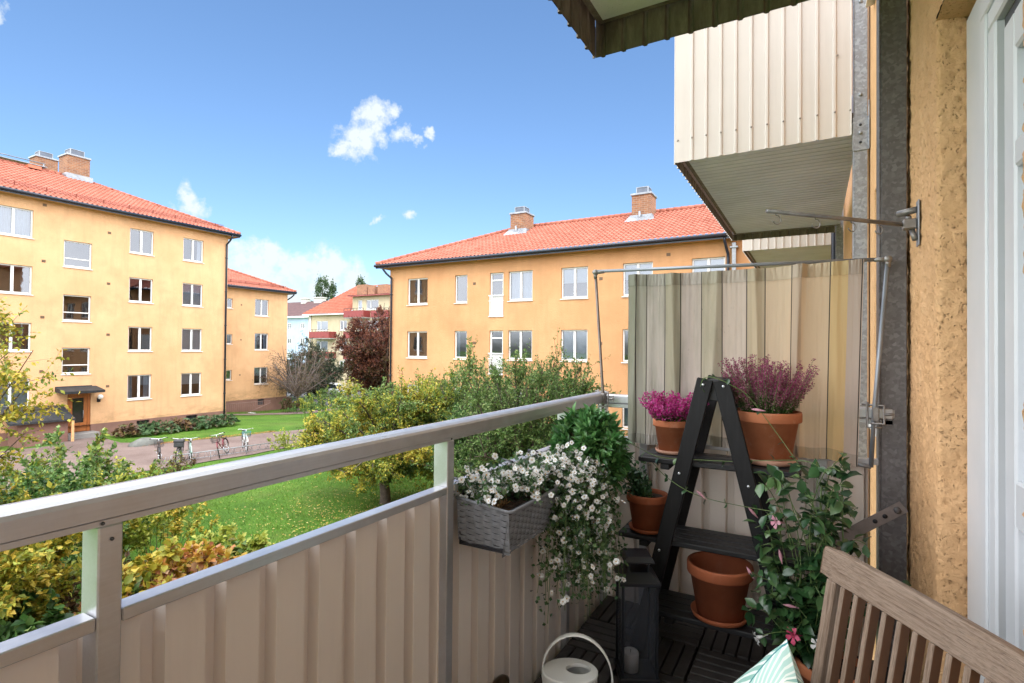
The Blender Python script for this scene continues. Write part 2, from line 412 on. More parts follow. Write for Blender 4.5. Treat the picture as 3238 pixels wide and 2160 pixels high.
def wavy(mb, f, a0, a1, z0, z1, n, amp=.02, pitch=.09, mi=0, tilt=0.):
    k = max(4, int((a1 - a0) / .02)); vs = []; ph = random.random() * 6
    for i in range(k + 1):
        a = a0 + (a1 - a0) * i / k; d = amp * math.sin(ph + a / pitch * 6.28) + amp * .5 * math.sin(a / pitch * 2.3)
        vs += [f.p(a + tilt, z0, n + d), f.p(a, z1, n + d)]
    mb.add(vs, [(2 * i, 2 * i + 2, 2 * i + 3, 2 * i + 1) for i in range(k)], mi, True)
def window(par, f, a0, a1, z0, z1, kind='two', fill='none', rev=.09, fw=.065, sill=True, name='window', n0=0.):
    """window > pane, sill, blind/curtain; frame is the window mesh itself"""
    b = n0 - rev; m = MB(); e = .003
    for (x0, x1, y0, y1) in ((a0 + e, a1 - e, z1 - fw, z1 - e), (a0 + e, a1 - e, z0 + e, z0 + fw * 1.15), (a0 + e, a0 + fw, z0 + fw * 1.15, z1 - fw), (a1 - fw, a1 - e, z0 + fw * 1.15, z1 - fw)):
        f.bbox(m, x0, x1, y0, y1, b - .05, b + .012)
    mid = (a0 + a1) / 2
    if kind == 'two': f.bbox(m, mid - .055, mid + .055, z0 + fw * 1.15, z1 - fw, b - .05, b + .016)
    if kind == 'side': f.bbox(m, a0 + (a1 - a0) * .36 - .05, a0 + (a1 - a0) * .36 + .05, z0 + fw * 1.15, z1 - fw, b - .05, b + .016)
    if kind == 'stair': f.bbox(m, a0 + fw, a1 - fw, z0 + (z1 - z0) * .31, z0 + (z1 - z0) * .31 + .05, b - .05, b + .010)
    if kind == 'cross':
        f.bbox(m, mid - .05, mid + .05, z0 + fw, z1 - fw, b - .05, b + .016)
        for k in (1, 2):
            zz = z0 + (z1 - z0) * k / 3; f.bbox(m, a0 + fw, mid - .05, zz - .02, zz + .02, b - .05, b + .01); f.bbox(m, mid + .05, a1 - fw, zz - .02, zz + .02, b - .05, b + .01)
    w = m.build(name, M_white, par)
    p = MB(); p.add([f.p(a0 + fw, z0 + fw, b - .03), f.p(a1 - fw, z0 + fw, b - .03), f.p(a1 - fw, z1 - fw, b - .03), f.p(a0 + fw, z1 - fw, b - .03)], [(0, 1, 2, 3)])
    p.build('pane', M_glass, w)
    if sill:
        s = MB(); s.add([f.p(a, z, n) for a in (a0 - .04, a1 + .04) for z, n in ((z0 - .004, b), (z0 - .035, n0 + .05), (z0 - .06, n0 + .05), (z0 - .03, b))], [(0, 1, 5, 4), (1, 2, 6, 5), (0, 3, 2, 1), (4, 5, 6, 7), (2, 3, 7, 6)])
        s.build('sill', M_white, w)
    nb = b - .09
    if fill == 'blind' or fill == 'half':
        zb = z0 + fw if fill == 'blind' else z0 + (z1 - z0) * .5
        q = MB(); k = int((z1 - fw - zb) / .05)
        for i in range(k):
            zz = zb + (z1 - fw - zb) * i / k; q.add([f.p(a0, zz, nb), f.p(a1, zz, nb), f.p(a1, zz + .048, nb + .012), f.p(a0, zz + .048, nb + .012)], [(0, 1, 2, 3)])
        q.build('blind', M_blind, w)
    if fill == 'sheer':
        q = MB(); wavy(q, f, a0, a1, z0, z1, nb - .05, .015, .11); q.build('curtain', M_curt, w)
    if fill == 'sides':
        q = MB(); ww = (a1 - a0) * .27; wavy(q, f, a0, a0 + ww, z0, z1, nb - .05, .02, .08); wavy(q, f, a1 - ww, a1, z0, z1, nb - .05, .02, .08); q.build('curtain', M_curt, w)
    if fill == 'one':
        q = MB(); ww = (a1 - a0) * .2; wavy(q, f, a1 - ww, a1, z0, z1, nb - .05, .02, .08, 0, -.05); q.build('curtain', M_blind, w)
    if fill == 'pots':
        q = MB()
        for a in (mid - .32, mid - .1, mid + .3): q.lathe([(.04, 0), (.06, .1), (.03, .11), (.09, .22), (.05, .34), (0, .36)], f.p(a, z0 + fw, nb - .05), 8)
        q.build('potted_plants', pbr('indoor_green', (.06, .10, .05), .7), w)
    return w
def rooms(par, f, holes, dep=1.6, n=0.):
    m = MB()
    for h in holes:
        x0, x1, y0, y1 = h[:4]; x0 -= .25; x1 += .25; y0 -= .3; y1 += .12
        a, b = n - .145, n - .145 - dep
        q = [f.p(x0, y0, a), f.p(x1, y0, a), f.p(x1, y1, a), f.p(x0, y1, a), f.p(x0, y0, b), f.p(x1, y0, b), f.p(x1, y1, b), f.p(x0, y1, b)]
        m.add(q, [(4, 5, 6, 7), (0, 1, 5, 4), (3, 2, 6, 7), (0, 3, 7, 4), (1, 2, 6, 5)])
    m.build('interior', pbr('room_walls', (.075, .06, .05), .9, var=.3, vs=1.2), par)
def vents(par, f, pts, s=.11, n=0.):
    for a, z in pts:
        m = MB(); f.box(m, a - s, a + s, z - s * .8, z + s * .8, n, n + .012); 
        for k in range(4): f.box(m, a - s * .85, a + s * .85, z - s * .6 + k * s * .36, z - s * .5 + k * s * .36, n + .012, n + .02)
        m.build('vent', pbr('vent_brown', (.16, .10, .06), .7), par)
def roof_plane(name, P0, U, S, L_, W, li, ri, mat, par, tw=.22, tc=.36, h=.035, sub=6):
    """tiled slope as real relief; eave from P0 along U (length L_), up slope S (length W), hips cut li/ri metres in at the top"""
    P0, U, S = V(P0), V(U).normalized(), V(S).normalized(); Nn = U.cross(S).normalized()
    if Nn.z < 0: Nn = -Nn
    nu = int(L_ / tw * sub); nv = int(W / tc)
    us = np.linspace(0, L_, nu + 1); vs = []; hs = []
    for k in range(nv):
        vs += [k * W / nv, (k + 1) * W / nv - .004]; hs += [.034, .0]
    vs = np.array(vs); hs = np.array(hs)
    ph = (us / tw) % 1.0
    prof = h * np.where(ph < .62, np.sin(ph / .62 * np.pi), -.25 * np.sin((ph - .62) / .38 * np.pi))
    H = prof[None, :] + hs[:, None]
    UU, VV = np.meshgrid(us, vs)
    P = (np.array(P0)[None, None] + UU[..., None] * np.array(U) + VV[..., None] * np.array(S) + H[..., None] * np.array(Nn))
    n = nu + 1; idx = np.arange(len(vs))[:, None] * n + np.arange(nu)[None, :]
    F = np.stack([idx[:-1], idx[:-1] + 1, idx[1:] + 1, idx[1:]], -1)
    uc = (UU[:-1, :-1] + UU[:-1, 1:]) / 2; vc = (VV[:-1, :-1] + VV[1:, :-1]) / 2
    ok = (uc > li * vc / W - .04) & (uc < L_ - ri * vc / W + .04)
    F = F[ok]
    o = quadmesh(name, P.reshape(-1, 3), F, mat, par, smooth=False)
    return o
def ridge(par, segs, mat, r=.11, name='ridge_tiles', sub=.34):
    m = MB()
    for p, q in segs:
        p, q = V(p), V(q); k = max(1, int((q - p).length / sub))
        for i in range(k):
            a = p.lerp(q, i / k); b = p.lerp(q, (i + 1.12) / k)
            m.tube([a, b], [r * 1.12, r * .92], 10)
    m.build(name, mat, par)
def chimney(par, x0, y0, x1, y1, zb, zt, cap=True, mat=None, cowl=.38):
    m = MB(); m.box(x0, y0, zb, x1, y1, zt); c = m.build('chimney', mat or M_brick, par)
    if not cap: return c
    k = MB(); k.bbox(x0 - .06, y0 - .06, zt, x1 + .06, y1 + .06, zt + .1, .015); k.build('chimney_cap', M_zinc, c)
    cx, cy = (x0 + x1) / 2, (y0 + y1) / 2; wx, wy = (x1 - x0) * .3, (y1 - y0) * .3
    g = MB(); g.bbox(cx - wx, cy - wy, zt + .1, cx + wx, cy + wy, zt + .1 + cowl, .01)
    g.build('cowl', pbr('cowl_grille', (.10, .115, .15), .5, .3, var=.2), c)
    g = MB()
    for sx in (-1, 1):
        for sy in (-1, 1): g.box(cx + sx * wx - .02, cy + sy * wy - .02, zt + .1, cx + sx * wx + .02, cy + sy * wy + .02, zt + .1 + cowl)
    g.box(cx - wx - .02, cy - wy - .02, zt + .1 + cowl, cx + wx + .02, cy + wy + .02, zt + .13 + cowl); g.build('cowl_frame', M_zinc, c)
    return c
def flashing(par, x0, y0, x1, y1, z0, z1, slope_axis, s0):
    m = MB(); e = .08
    m.box(x0 - e, y0 - e, z0, x1 + e, y1 + e, z1)
    m.build('flashing', M_zinc, par)
def downpipe(par, x, y, ztop, zbot, dx, dy, mat=M_gutter, r=.055):
    """from the gutter at (x+dx, y+dy) back to the wall at (x, y)"""
    m = MB(); m.tube([(x + dx, y + dy, ztop), (x + dx, y + dy, ztop - .15), (x + dx * .6, y + dy * .6, ztop - .38), (x, y, ztop - .62), (x, y, ztop - .8), (x, y, zbot)], r, 10)
    z = ztop - 1.5
    while z > zbot + .5: m.lathe([(r, -.03), (r + .02, -.03), (r + .02, .03), (r, .03)], (x, y, z), 10); z -= 2.2
    m.build('downpipe', mat, par)
ZS = (7.93, 5.165, 2.385, -.345)
# ---------------------------------------------------------------- A: four-storey house on the left
Afac = Fac((-33.5, 0, 0), (0, 1, 0), (1, 0, 0))
A = thing('apartment_house', 'four storey apricot apartment house with a wooden entrance door, on the left', 'building', (-33.5, 0, -3.5))
AY0, AY1, AE = 1.0, 21.5, 8.62
holes = []; wins = []
fills = {(0, 0): 'sheer', (0, 1): 'none', (0, 2): 'none', (0, 3): 'blind', (2, 0): 'none', (2, 1): 'none', (2, 2): 'none', (2, 3): 'sides', (3, 0): 'one', (3, 1): 'blind', (3, 2): 'blind', (3, 3): 'half'}
cols = {0: (9.95, 11.43), 2: (15.71, 16.96), 3: (18.64, 19.88), 4: (6.6, 7.85), 5: (3.4, 4.65)}
for ci, (a0, a1) in cols.items():
    for r, zt in enumerate(ZS):
        h = (a0, a1, zt - 1.37, zt); holes.append(h); wins.append((h, 'two', fills.get((ci, r), random.choice(['none', 'sheer', 'sides']))))
for zt in (6.71, 3.915, 1.185):
    h = (12.68, 13.91, zt - 1.35, zt); holes.append(h); wins.append((h, 'stair', 'none'))
door = (12.95, 13.98, -3.22, -1.2)
m = MB(); facade(m, Afac, AY0, AY1, -2.9, AE, holes + [(12.95, 13.98, -2.9, -1.2)])
m.add([(-33.5, AY1, -2.9), (-46, AY1, -2.9), (-46, AY1, AE), (-33.5, AY1, AE)], [(0, 1, 2, 3)]); m.add([(-33.5, AY0, -2.9), (-46, AY0, -2.9), (-46, AY0, AE), (-33.5, AY0, AE)], [(0, 1, 2, 3)])
m.add([(-46, AY0, -3), (-46, AY1, -3), (-46, AY1, AE), (-46, AY0, AE)], [(0, 1, 2, 3)])
m.build('wall', M_A, A)
bas = [(16.2, 16.88, -3.38, -2.95), (18.96, 19.64, -3.36, -2.95), (12.95, 13.98, -3.22, -2.9)]
m = MB(); facade(m, Afac, AY0, AY1 + .04, -4.6, -2.9, bas, .2, .03)
m.add([(-33.47, AY1 + .04, -4.6), (-46, AY1 + .04, -4.6), (-46, AY1 + .04, -2.9), (-33.47, AY1 + .04, -2.9)], [(0, 1, 2, 3)])
Afac.box(m, AY0, 12.95, -2.9, -2.88, -.01, .03); Afac.box(m, 13.98, AY1 + .04, -2.9, -2.88, -.01, .03)
m.build('plinth', M_plinth, A)
for h in bas[:2]:
    m = MB(); Afac.box(m, h[0], h[1], h[2], h[3], -.12, -.08); Afac.box(m, h[0] + .3, h[0] + .33, h[2], h[3], -.08, -.05)
    m.build('basement_window', M_black, A)
vents(A, Afac, [(18.37, -3.0), (19.98, -3.0)], .07, .03)
vents(A, Afac, [(11.86, 8.3), (14.7, 7.45), (11.86, 5.5), (14.7, 4.68), (11.85, 2.7), (14.72, 1.9), (14.74, -.9), (11.85, .0)], .08)
for h, k, fl in wins: window(A, Afac, *h, k, fl)
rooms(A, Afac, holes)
# entrance
m = MB(); Afac.bbox(m, 12.95, 13.06, -3.22, -1.2, -.16, -.06); Afac.bbox(m, 13.86, 13.98, -3.22, -1.2, -.16, -.06); Afac.bbox(m, 13.06, 13.86, -1.32, -1.2, -.16, -.06)
Afac.bbox(m, 13.06, 13.2, -3.2, -1.32, -.15, -.09); Afac.bbox(m, 13.7, 13.86, -3.2, -1.32, -.15, -.09); Afac.bbox(m, 13.2, 13.7, -3.2, -2.75, -.15, -.09); Afac.bbox(m, 13.2, 13.7, -1.45, -1.32, -.15, -.09)
d = m.build('door', pbr('door_varnished_wood', (.33, .11, .03), .45, var=.25, vs=3, sc=(6, 6, 1)), A)
m = MB(); Afac.box(m, 13.2, 13.7, -2.75, -1.45, -.13, -.12); m.build('door_glass', pbr('dark_glass', (.02, .02, .018), .08), d)
m = MB(); m.tube([Afac.p(13.66, -2.1, -.03), Afac.p(13.66, -2.5, -.03)], .015, 6); m.build('handle', M_zinc, d)
m = MB(); Afac.bbox(m, 12.7, 14.1, -3.6, -3.22, -.05, .75, .02); m.build('step', pbr('step_stone', (.22, .21, .2), .8, bs=30), A)
m = MB(); m.add([Afac.p(a, z, n) for a in (12.42, 14.2) for z, n in ((-.84, .02), (-1.08, .02), (-1.14, 1.0), (-1.02, 1.02))], [(0, 3, 7, 4), (0, 1, 2, 3), (4, 7, 6, 5), (2, 6, 7, 3), (1, 5, 6, 2)])
Afac.box(m, 12.42, 14.0, -1.02, -.8, .0, .06)
m.build('entrance_canopy', pbr('roofing_felt_black', (.018, .02, .024), .7, var=.5, vs=5, bs=30), A)
g = thing('wall_lamp', 'white glass globe lamp on the apricot wall right of the wooden entrance door', 'lamp', (-33.4, 14.33, -1.45))
m = MB(); m.lathe([(0.001, -.13)] + [(.13 * math.sin(t), -.13 * math.cos(t)) for t in [i * math.pi / 10 for i in range(1, 10)]] + [(0.001, .13)], (-33.3, 14.33, -1.44), 16); m.build('globe', pbr('opal_glass', (.8, .8, .8), .25), g)
m = MB(); m.tube([(-33.5, 14.33, -1.62), (-33.38, 14.33, -1.66), (-33.3, 14.33, -1.57)], .025, 8); m.box(-33.5, 14.25, -1.72, -33.46, 14.41, -1.52); m.build('bracket', M_black, g)
# cellar entrance block left of the door
m = MB(); m.box(-33.44, 10.6, -3.9, -32.35, 12.55, -2.42); r1 = m.build('cellar_stair_house', M_plinth, A)
m = MB(); m.add([(-33.5, 10.2, -1.62), (-32.1, 10.2, -2.32), (-32.1, 12.75, -2.32), (-33.5, 12.75, -1.75), (-33.5, 10.2, -1.72), (-32.1, 10.2, -2.42), (-32.1, 12.75, -2.42), (-33.5, 12.75, -1.85)], [(0, 1, 2, 3), (7, 6, 5, 4), (0, 4, 5, 1), (1, 5, 6, 2), (2, 6, 7, 3)])
m.build('cellar_roof', MATS['roofing_felt_black'], r1)
m = MB(); m.box(-32.2, 12.62, -3.9, -32.12, 12.72, -2.3); m.build('cellar_post', pbr('pine_pole', (.62, .34, .16), .6, var=.2, vs=6), r1)
# roof
RX, RZ = -39.5, 11.5; sl = V((-6.5, 0, 2.88)); W = sl.length
roof = roof_plane('roof', (-33.0, 0.4, AE + .05), (0, 1, 0), sl, 21.6, W, 6.2, 6.2, M_tile, A)
roof_plane('roof_hip', (-33.0, 22.0, AE + .05), (-1, 0, 0), (0, -6.2, 2.88), 13.0, math.hypot(6.2, 2.88), 6.5, 6.5, M_tile, A)
roof_plane('roof_back', (-46.0, 22.0, AE + .05), (0, -1, 0), (6.5, 0, 2.88), 21.6, W, 6.2, 6.2, M_tile, A, sub=3)
ridge(A, [((-33.0, 22.0, AE + .1), (-39.5, 15.8, RZ + .04)), ((-46, 22.0, AE + .1), (-39.5, 15.8, RZ + .04)), ((-39.5, 15.8, RZ + .06), (-39.5, 6.6, RZ + .06))], M_tile)
m = MB(); Afac.box(m, .4, 22.0, AE - .10, AE + .02, -.0, .42); m.box(-46, 21.5, AE - .1, -33.5, 22.0, AE + .02); m.build('soffit', M_A, A)
m = MB(); m.tube([(-32.97, .4, AE + .0), (-32.97, 22.02, AE + .0)], .075, 10); m.tube([(-32.97, 22.02, AE), (-46, 22.02, AE)], .075, 10); Afac.box(m, .4, 22.03, AE - .14, AE + .03, .42, .47); m.box(-46, 22.0, AE - .14, -33.03, 22.03, AE + .03); m.build('gutter', M_gutter, A)
downpipe(A, -33.42, 21.36, AE - .05, -3.5, .42, .1)
# snow guard
m = MB()
for y in np.arange(2.0, 21.4, 1.25):
    m.beam((-33.75, y, AE + .42), (-33.68, y, AE + .62), .04, .03)
for k in range(3): m.tube([(-33.72 + k * .015 - .01, 1.0, AE + .48 + .06 * k), (-33.72 + k * .015 - .01, 21.3, AE + .48 + .06 * k)], .015, 5)
m.build('snow_guard', pbr('guard_brown_red', (.20, .05, .035), .5), A)
chimney(A, -40.1, 14.85, -39.0, 16.0, 10.5, 12.72, cowl=.36)
m = MB(); m.box(-40.2, 14.75, 10.8, -38.85, 16.12, 11.62); m.build('chimney_flashing', M_zinc, A)
chimney(A, -43.4, 14.55, -42.4, 15.65, 9.2, 13.1, cowl=.32)
m = MB(); m.tube([(-39.5, 6.6, 11.95), (-39.5, 14.0, 11.95)], .03, 6)
for y in (7, 9.3, 11.6, 13.9): m.beam((-39.5, y, 11.5), (-39.5, y, 11.95), .05, .05, (0, 1, 0))
m.box(-39.7, 6.6, 11.72, -39.3, 14.0, 11.75); m.build('roof_walkway', M_zinc, A)
m = MB(); m.box(-39.5, 13.0, 11.40, -38.9, 13.6, 11.58); m.build('roof_hatch', pbr('hatch_red', (.4, .12, .06), .5), A)

# ---------------------------------------------------------------- A2: stepped-back house
F2 = Fac((-39.6, 0, 0), (0, 1, 0), (1, 0, 0))
A2 = thing('apartment_house', 'lower apricot apartment house set back behind the corner of the four storey one', 'building', (-39.6, 26, -4))
holes = []; wins = []
for r, zt in enumerate((5.18, 2.39, -.40)):
    h = (27.8, 29.04, zt - 1.36, zt); holes.append(h); wins.append((h, 'two', ['none', 'sides', 'half'][r]))
    h = (25.35, 25.87, zt - .9, zt - .14); holes.append(h); wins.append((h, 'one', 'none'))
E2 = 5.98
m = MB(); facade(m, F2, 21.54, 30.87, -2.95, E2, holes); m.add([(-39.6, 30.87, -2.95), (-50, 30.87, -2.95), (-50, 30.87, E2), (-39.6, 30.87, E2)], [(0, 1, 2, 3)]); m.build('wall', M_A, A2)
m = MB(); facade(m, F2, 21.54, 30.91, -5, -2.95, [(28.14, 28.72, -3.48, -3.0)], .2, .03); m.add([(-39.57, 30.91, -5), (-50, 30.91, -5), (-50, 30.91, -2.95), (-39.57, 30.91, -2.95)], [(0, 1, 2, 3)]); m.build('plinth', M_plinth, A2)
m = MB(); F2.box(m, 28.14, 28.72, -3.48, -3.0, -.1, -.06); m.build('basement_window', M_black, A2)
for h, k, fl in wins: window(A2, F2, *h, k, fl)
rooms(A2, F2, holes, 1.2); vents(A2, F2, [(26.6, 4.6), (26.6, 1.83), (26.55, -.95)], .06)
roof_plane('roof', (-39.1, 21.6, E2 + .05), (0, 1, 0), (-5.5, 0, 2.4), 9.75, 6.0, 0, 5.3, M_tile, A2)
roof_plane('roof_hip', (-39.1, 31.35, E2 + .05), (-1, 0, 0), (0, -5.3, 2.4), 11, 5.8, 5.5, 5.5, M_tile, A2, sub=3)
ridge(A2, [((-39.1, 31.35, E2 + .1), (-44.6, 26.05, E2 + 2.5))], M_tile)
m = MB(); F2.box(m, 21.6, 31.35, E2 - .1, E2 + .02, 0, .46); m.box(-50, 30.87, E2 - .1, -39.6, 31.35, E2 + .02); m.build('soffit', M_A, A2)
m = MB(); m.tube([(-39.07, 21.6, E2), (-39.07, 31.37, E2)], .075, 8); F2.box(m, 21.6, 31.38, E2 - .13, E2 + .03, .46, .5); m.box(-50, 31.35, E2 - .13, -39.1, 31.38, E2 + .03); m.build('gutter', M_gutter, A2)
downpipe(A2, -39.9, 30.98, E2 - .05, -4, .6, .3)
m = MB()
for y in np.arange(22.0, 31, 1.25): m.beam((-39.75, y, E2 + .38), (-39.68, y, E2 + .56), .04, .03)
for k in range(3): m.tube([(-39.72, 22, E2 + .42 + .06 * k), (-39.72, 30.6, E2 + .42 + .06 * k)], .015, 5)
m.build('snow_guard', MATS['guard_brown_red'], A2)
rl = thing('ramp_railing', 'thin brown steel railing beside the cellar ramp of the set back house', 'railing', (-38.2, 26, -4))
m = MB()
for y in np.arange(23.6, 28.3, .16): m.tube([(-38.2, y, -3.95), (-38.2, y, -3.05)], .012, 4)
m.tube([(-38.2, 23.6, -3.02), (-38.2, 28.3, -3.02)], .022, 6); m.tube([(-38.2, 26, -3.9), (-38.2, 28.3, -3.2)], .022, 6)
m.build('bars', pbr('railing_brown', (.22, .13, .11), .5), rl)
m = MB(); m.bbox(-38.6, 23.6, -4.1, -37.9, 26.8, -3.86, .02); m.build('curb', pbr('painted_concrete', (.6, .6, .62), .7), rl)

# ---------------------------------------------------------------- B: three-storey house across the yard
FB = Fac((0, 22.4, 0), (1, 0, 0), (0, -1, 0))
B = thing('apartment_house', 'three storey orange apartment house with two brick chimneys, across the lawn', 'building', (-10, 22.4, -3.5))
holes = []; wins = []
bf = {(0, 0): 'pots', (0, 1): 'none', (3, 0): 'sheer', (3, 1): 'pots', (4, 0): 'half', (4, 1): 'blind', (5, 0): 'half', (5, 1): 'none', (6, 0): 'blind', (0, 2): 'half', (4, 2): 'sides'}
colsB = {0: (-19.06, -17.71, 'two'), 1: (-15.96, -15.2, 'one'), 3: (-12.81, -11.52, 'two'), 4: (-10.05, -8.76, 'two'), 5: (-7.17, -5.88, 'two'), 6: (-4.31, -3.04, 'two'), 7: (-1.6, -.4, 'two')}
for r, zt in enumerate((5.03, 2.21, -.62)):
    for ci, (a0, a1, k) in colsB.items():
        h = (a0, a1, zt - 1.39, zt); holes.append(h); wins.append((h, k, bf.get((ci, r), ['none', 'sides', 'sides'][r])))
    h = (-13.87, -13.1, zt - 2.17, zt); holes.append(h)
EB = 5.78
m = MB(); facade(m, FB, -20.3, .3, -3.0, EB, holes)
m.add([(-20.3, 22.4, -3), (-20.3, 33.5, -3), (-20.3, 33.5, EB), (-20.3, 22.4, EB)], [(0, 1, 2, 3)]); m.build('wall', M_B, B)
m = MB(); facade(m, FB, -20.34, .3, -4.6, -3.0, [], .1, .03); m.add([(-20.34, 22.37, -4.6), (-20.34, 33.5, -4.6), (-20.34, 33.5, -3), (-20.34, 22.37, -3)], [(0, 1, 2, 3)]); m.build('plinth', M_plinth, B)
for h, k, fl in wins: window(B, FB, *h, k, fl)
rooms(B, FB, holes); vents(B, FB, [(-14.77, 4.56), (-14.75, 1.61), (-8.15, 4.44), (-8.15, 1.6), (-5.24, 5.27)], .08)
for r, zt in enumerate((5.03, 2.21, -.62)):   # french doors with a white grille
    x0, x1 = -13.87, -13.1; z0 = zt - 2.17; b = -.09; m = MB()
    for q in ((x0 + .003, x1 - .003, zt - .07, zt - .003), (x0 + .003, x1 - .003, z0 + .003, z0 + .07), (x0 + .003, x0 + .09, z0 + .07, zt - .07), (x1 - .09, x1 - .003, z0 + .07, zt - .07), (x0 + .09, x1 - .09, zt - .40, zt - .33), (x0 + .09, x1 - .09, z0 + .85, z0 + .95)): FB.bbox(m, *q, b - .05, b + .01)
    FB.box(m, x0 + .09, x1 - .09, z0 + .07, z0 + .85, b - .04, b - .01)
    w = m.build('balcony_door', M_white, B)
    p = MB(); p.add([FB.p(x0 + .09, z0 + .95, b - .03), FB.p(x1 - .09, z0 + .95, b - .03), FB.p(x1 - .09, zt - .07, b - .03), FB.p(x0 + .09, zt - .07, b - .03)], [(0, 1, 2, 3)]); p.build('pane', M_glass, w)
    g = MB()
    for k in range(15): a = x0 + .01 + k * .0535; g.add([], []) ; FB.box(g, a, a + .022, z0 + .06, z0 + 1.03, .03, .045)
    FB.box(g, x0 - .04, x1 + .04, z0 + 1.03, z0 + 1.08, .02, .06); FB.box(g, x0 - .04, x1 + .04, z0 + .02, z0 + .06, .02, .06); FB.box(g, x0 - .04, x1 + .04, z0 + .78, z0 + .81, .045, .055)
    g.build('grille', M_white, w)
# roof of B
slB = V((0, 5.5, 2.5)); WB = slB.length
roof_plane('roof', (-20.9, 21.9, EB + .05), (1, 0, 0), slB, 22.0, WB, 5.9, 0, M_tile, B)
roof_plane('roof_hip', (-20.9, 32.9, EB + .05), (0, -1, 0), (5.9, 0, 2.5), 11.0, 6.4, 5.5, 5.5, M_tile, B, sub=3)
ridge(B, [((-20.9, 21.9, EB + .1), (-15.0, 27.4, EB + 2.6)), ((-15.0, 27.4, EB + 2.6), (1.0, 27.4, EB + 2.6))], M_tile)
m = MB(); FB.box(m, -20.9, 1, EB - .1, EB + .02, 0, .42); m.box(-20.9, 22.4, EB - .1, -20.3, 33, EB + .02); m.build('soffit', M_B, B)
m = MB(); m.tube([(-20.92, 21.87, EB), (-2.9, 21.87, EB)], .075, 8); FB.box(m, -20.93, -2.6, EB - .14, EB + .03, .42, .47); m.tube([(-20.95, 21.87, EB), (-20.95, 33, EB)], .075, 8); m.build('gutter', M_gutter, B)
downpipe(B, -20.12, 22.3, EB - .05, -3.5, -.3, -.35); downpipe(B, -2.93, 22.3, EB - .05, -3.5, -.08, -.35)
m = MB(); m.box(-20.6, 22.9, 1.0, -20.34, 23.4, 2.2); m.box(-20.6, 22.9, -1.8, -20.34, 23.4, -.6); m.build('shutter_box', M_white, B)
for (x0, x1, zt) in ((-14.9, -13.95, 8.85), (-7.95, -7.0, 9.0)):
    chimney(B, x0, 26.2, x1, 27.2, 7.0, zt, cowl=.32)
    m = MB(); m.box(x0 - .08, 26.1, 7.2, x1 + .08, 27.3, 8.0); m.add([(x0 - .25, 25.75, 7.62), (x1 + .3, 25.75, 7.62), (x1 + .12, 26.15, 7.95), (x0 - .12, 26.15, 7.95)], [(0, 1, 2, 3)])
    m.tube([(x0 + .45, 26.02, 7.6), (x0 + .45, 26.02, 8.15)], .06, 8); m.build('chimney_flashing', M_zinc, B)
pst = thing('steel_post', 'thin galvanised post standing against the orange house in the far inner corner', 'post', (-2.7, 22.2, -3.5))
m = MB(); m.box(-2.77, 22.15, -3.5, -2.63, 22.3, 5.5); m.build('shaft', M_galv, pst)
m = MB(); m.box(-2.84, 22.1, 5.3, -2.56, 22.36, 5.36); m.build('bracket', M_galv, pst)

# ---------------------------------------------------------------- C: cream house with red balconies
FC = Fac((0, 54, 0), (1, 0, 0), (0, -1, 0))
Cb = thing('apartment_house', 'distant cream apartment house with dark red balconies and a steep orange roof', 'building', (-57, 54, -4.5))
holes = []; wins = []
for zt in (5.03, 2.2, -.6):
    for a0, a1, k, fl in ((-62.9, -60.55, 'side', 'blind'), (-58.2, -56.8, 'two', 'none')):
        h = (a0, a1, zt - 1.4, zt); holes.append(h); wins.append((h, k, fl))
holesR = []
for zt in (7.75, 4.95, 2.15, -.65):
    for a0, a1, k, fl, dz in ((-54.75, -53.95, 'one', 'sheer', 1.3), (-53.2, -50.95, 'side', 'none', 1.35), (-49.0, -46.8, 'two', 'blind', 1.35)):
        h = (a0, a1, zt - dz, zt); holesR.append(h); wins.append((h, k, fl))
m = MB(); facade(m, FC, -64.6, -55.75, -4.6, 6.0, holes); facade(m, FC, -55.75, -44, -4.6, 8.25, holesR)
m.add([(-64.6, 54, -5), (-64.6, 66, -5), (-64.6, 66, 6), (-64.6, 54, 6)], [(0, 1, 2, 3)]); m.add([(-55.75, 54, 5), (-55.75, 60, 5), (-55.75, 60, 8.25), (-55.75, 54, 8.25)], [(0, 1, 2, 3)]); m.build('wall', M_C, Cb)
for h, k, fl in wins: window(Cb, FC, *h, k, fl, fw=.11)
rooms(Cb, FC, holes + holesR, 1.)
roof_plane('roof', (-65.3, 53.4, 6.05), (1, 0, 0), (0, 5.5, 4.4), 9.6, 7.04, 5.2, 0, M_tileC, Cb, tw=.3, tc=.4, sub=3)
m = MB(); m.box(-56.0, 53.3, 8.25, -44, 61, 8.4); m.add([(-56.2, 53.2, 8.4), (-44, 53.2, 8.4), (-44, 61, 9.15), (-56.2, 61, 9.15)], [(0, 1, 2, 3)]); m.build('flat_roof', pbr('red_sheet_roof', (.42, .09, .09), .4, var=.15), Cb)
m = MB(); FC.box(m, -65.3, -55.8, 5.84, 5.98, 0, .6); m.tube([(-64.1, 53.9, 5.9), (-64.1, 53.9, -4.5)], .1, 8); m.build('gutter', M_white, Cb)
for x0, x1, z0, z1 in ((-56.4, -54.5, 7.2, 10.1), (-54.3, -53.05, 8.3, 9.75), (-52.5, -50.8, 8.3, 9.95)):
    m = MB(); m.box(x0, 55.4, z0, x1, 57.2, z1); m.build('chimney', M_brick, Cb)
M_red = pbr('balcony_dark_red', (.21, .028, .028), .5, var=.15)
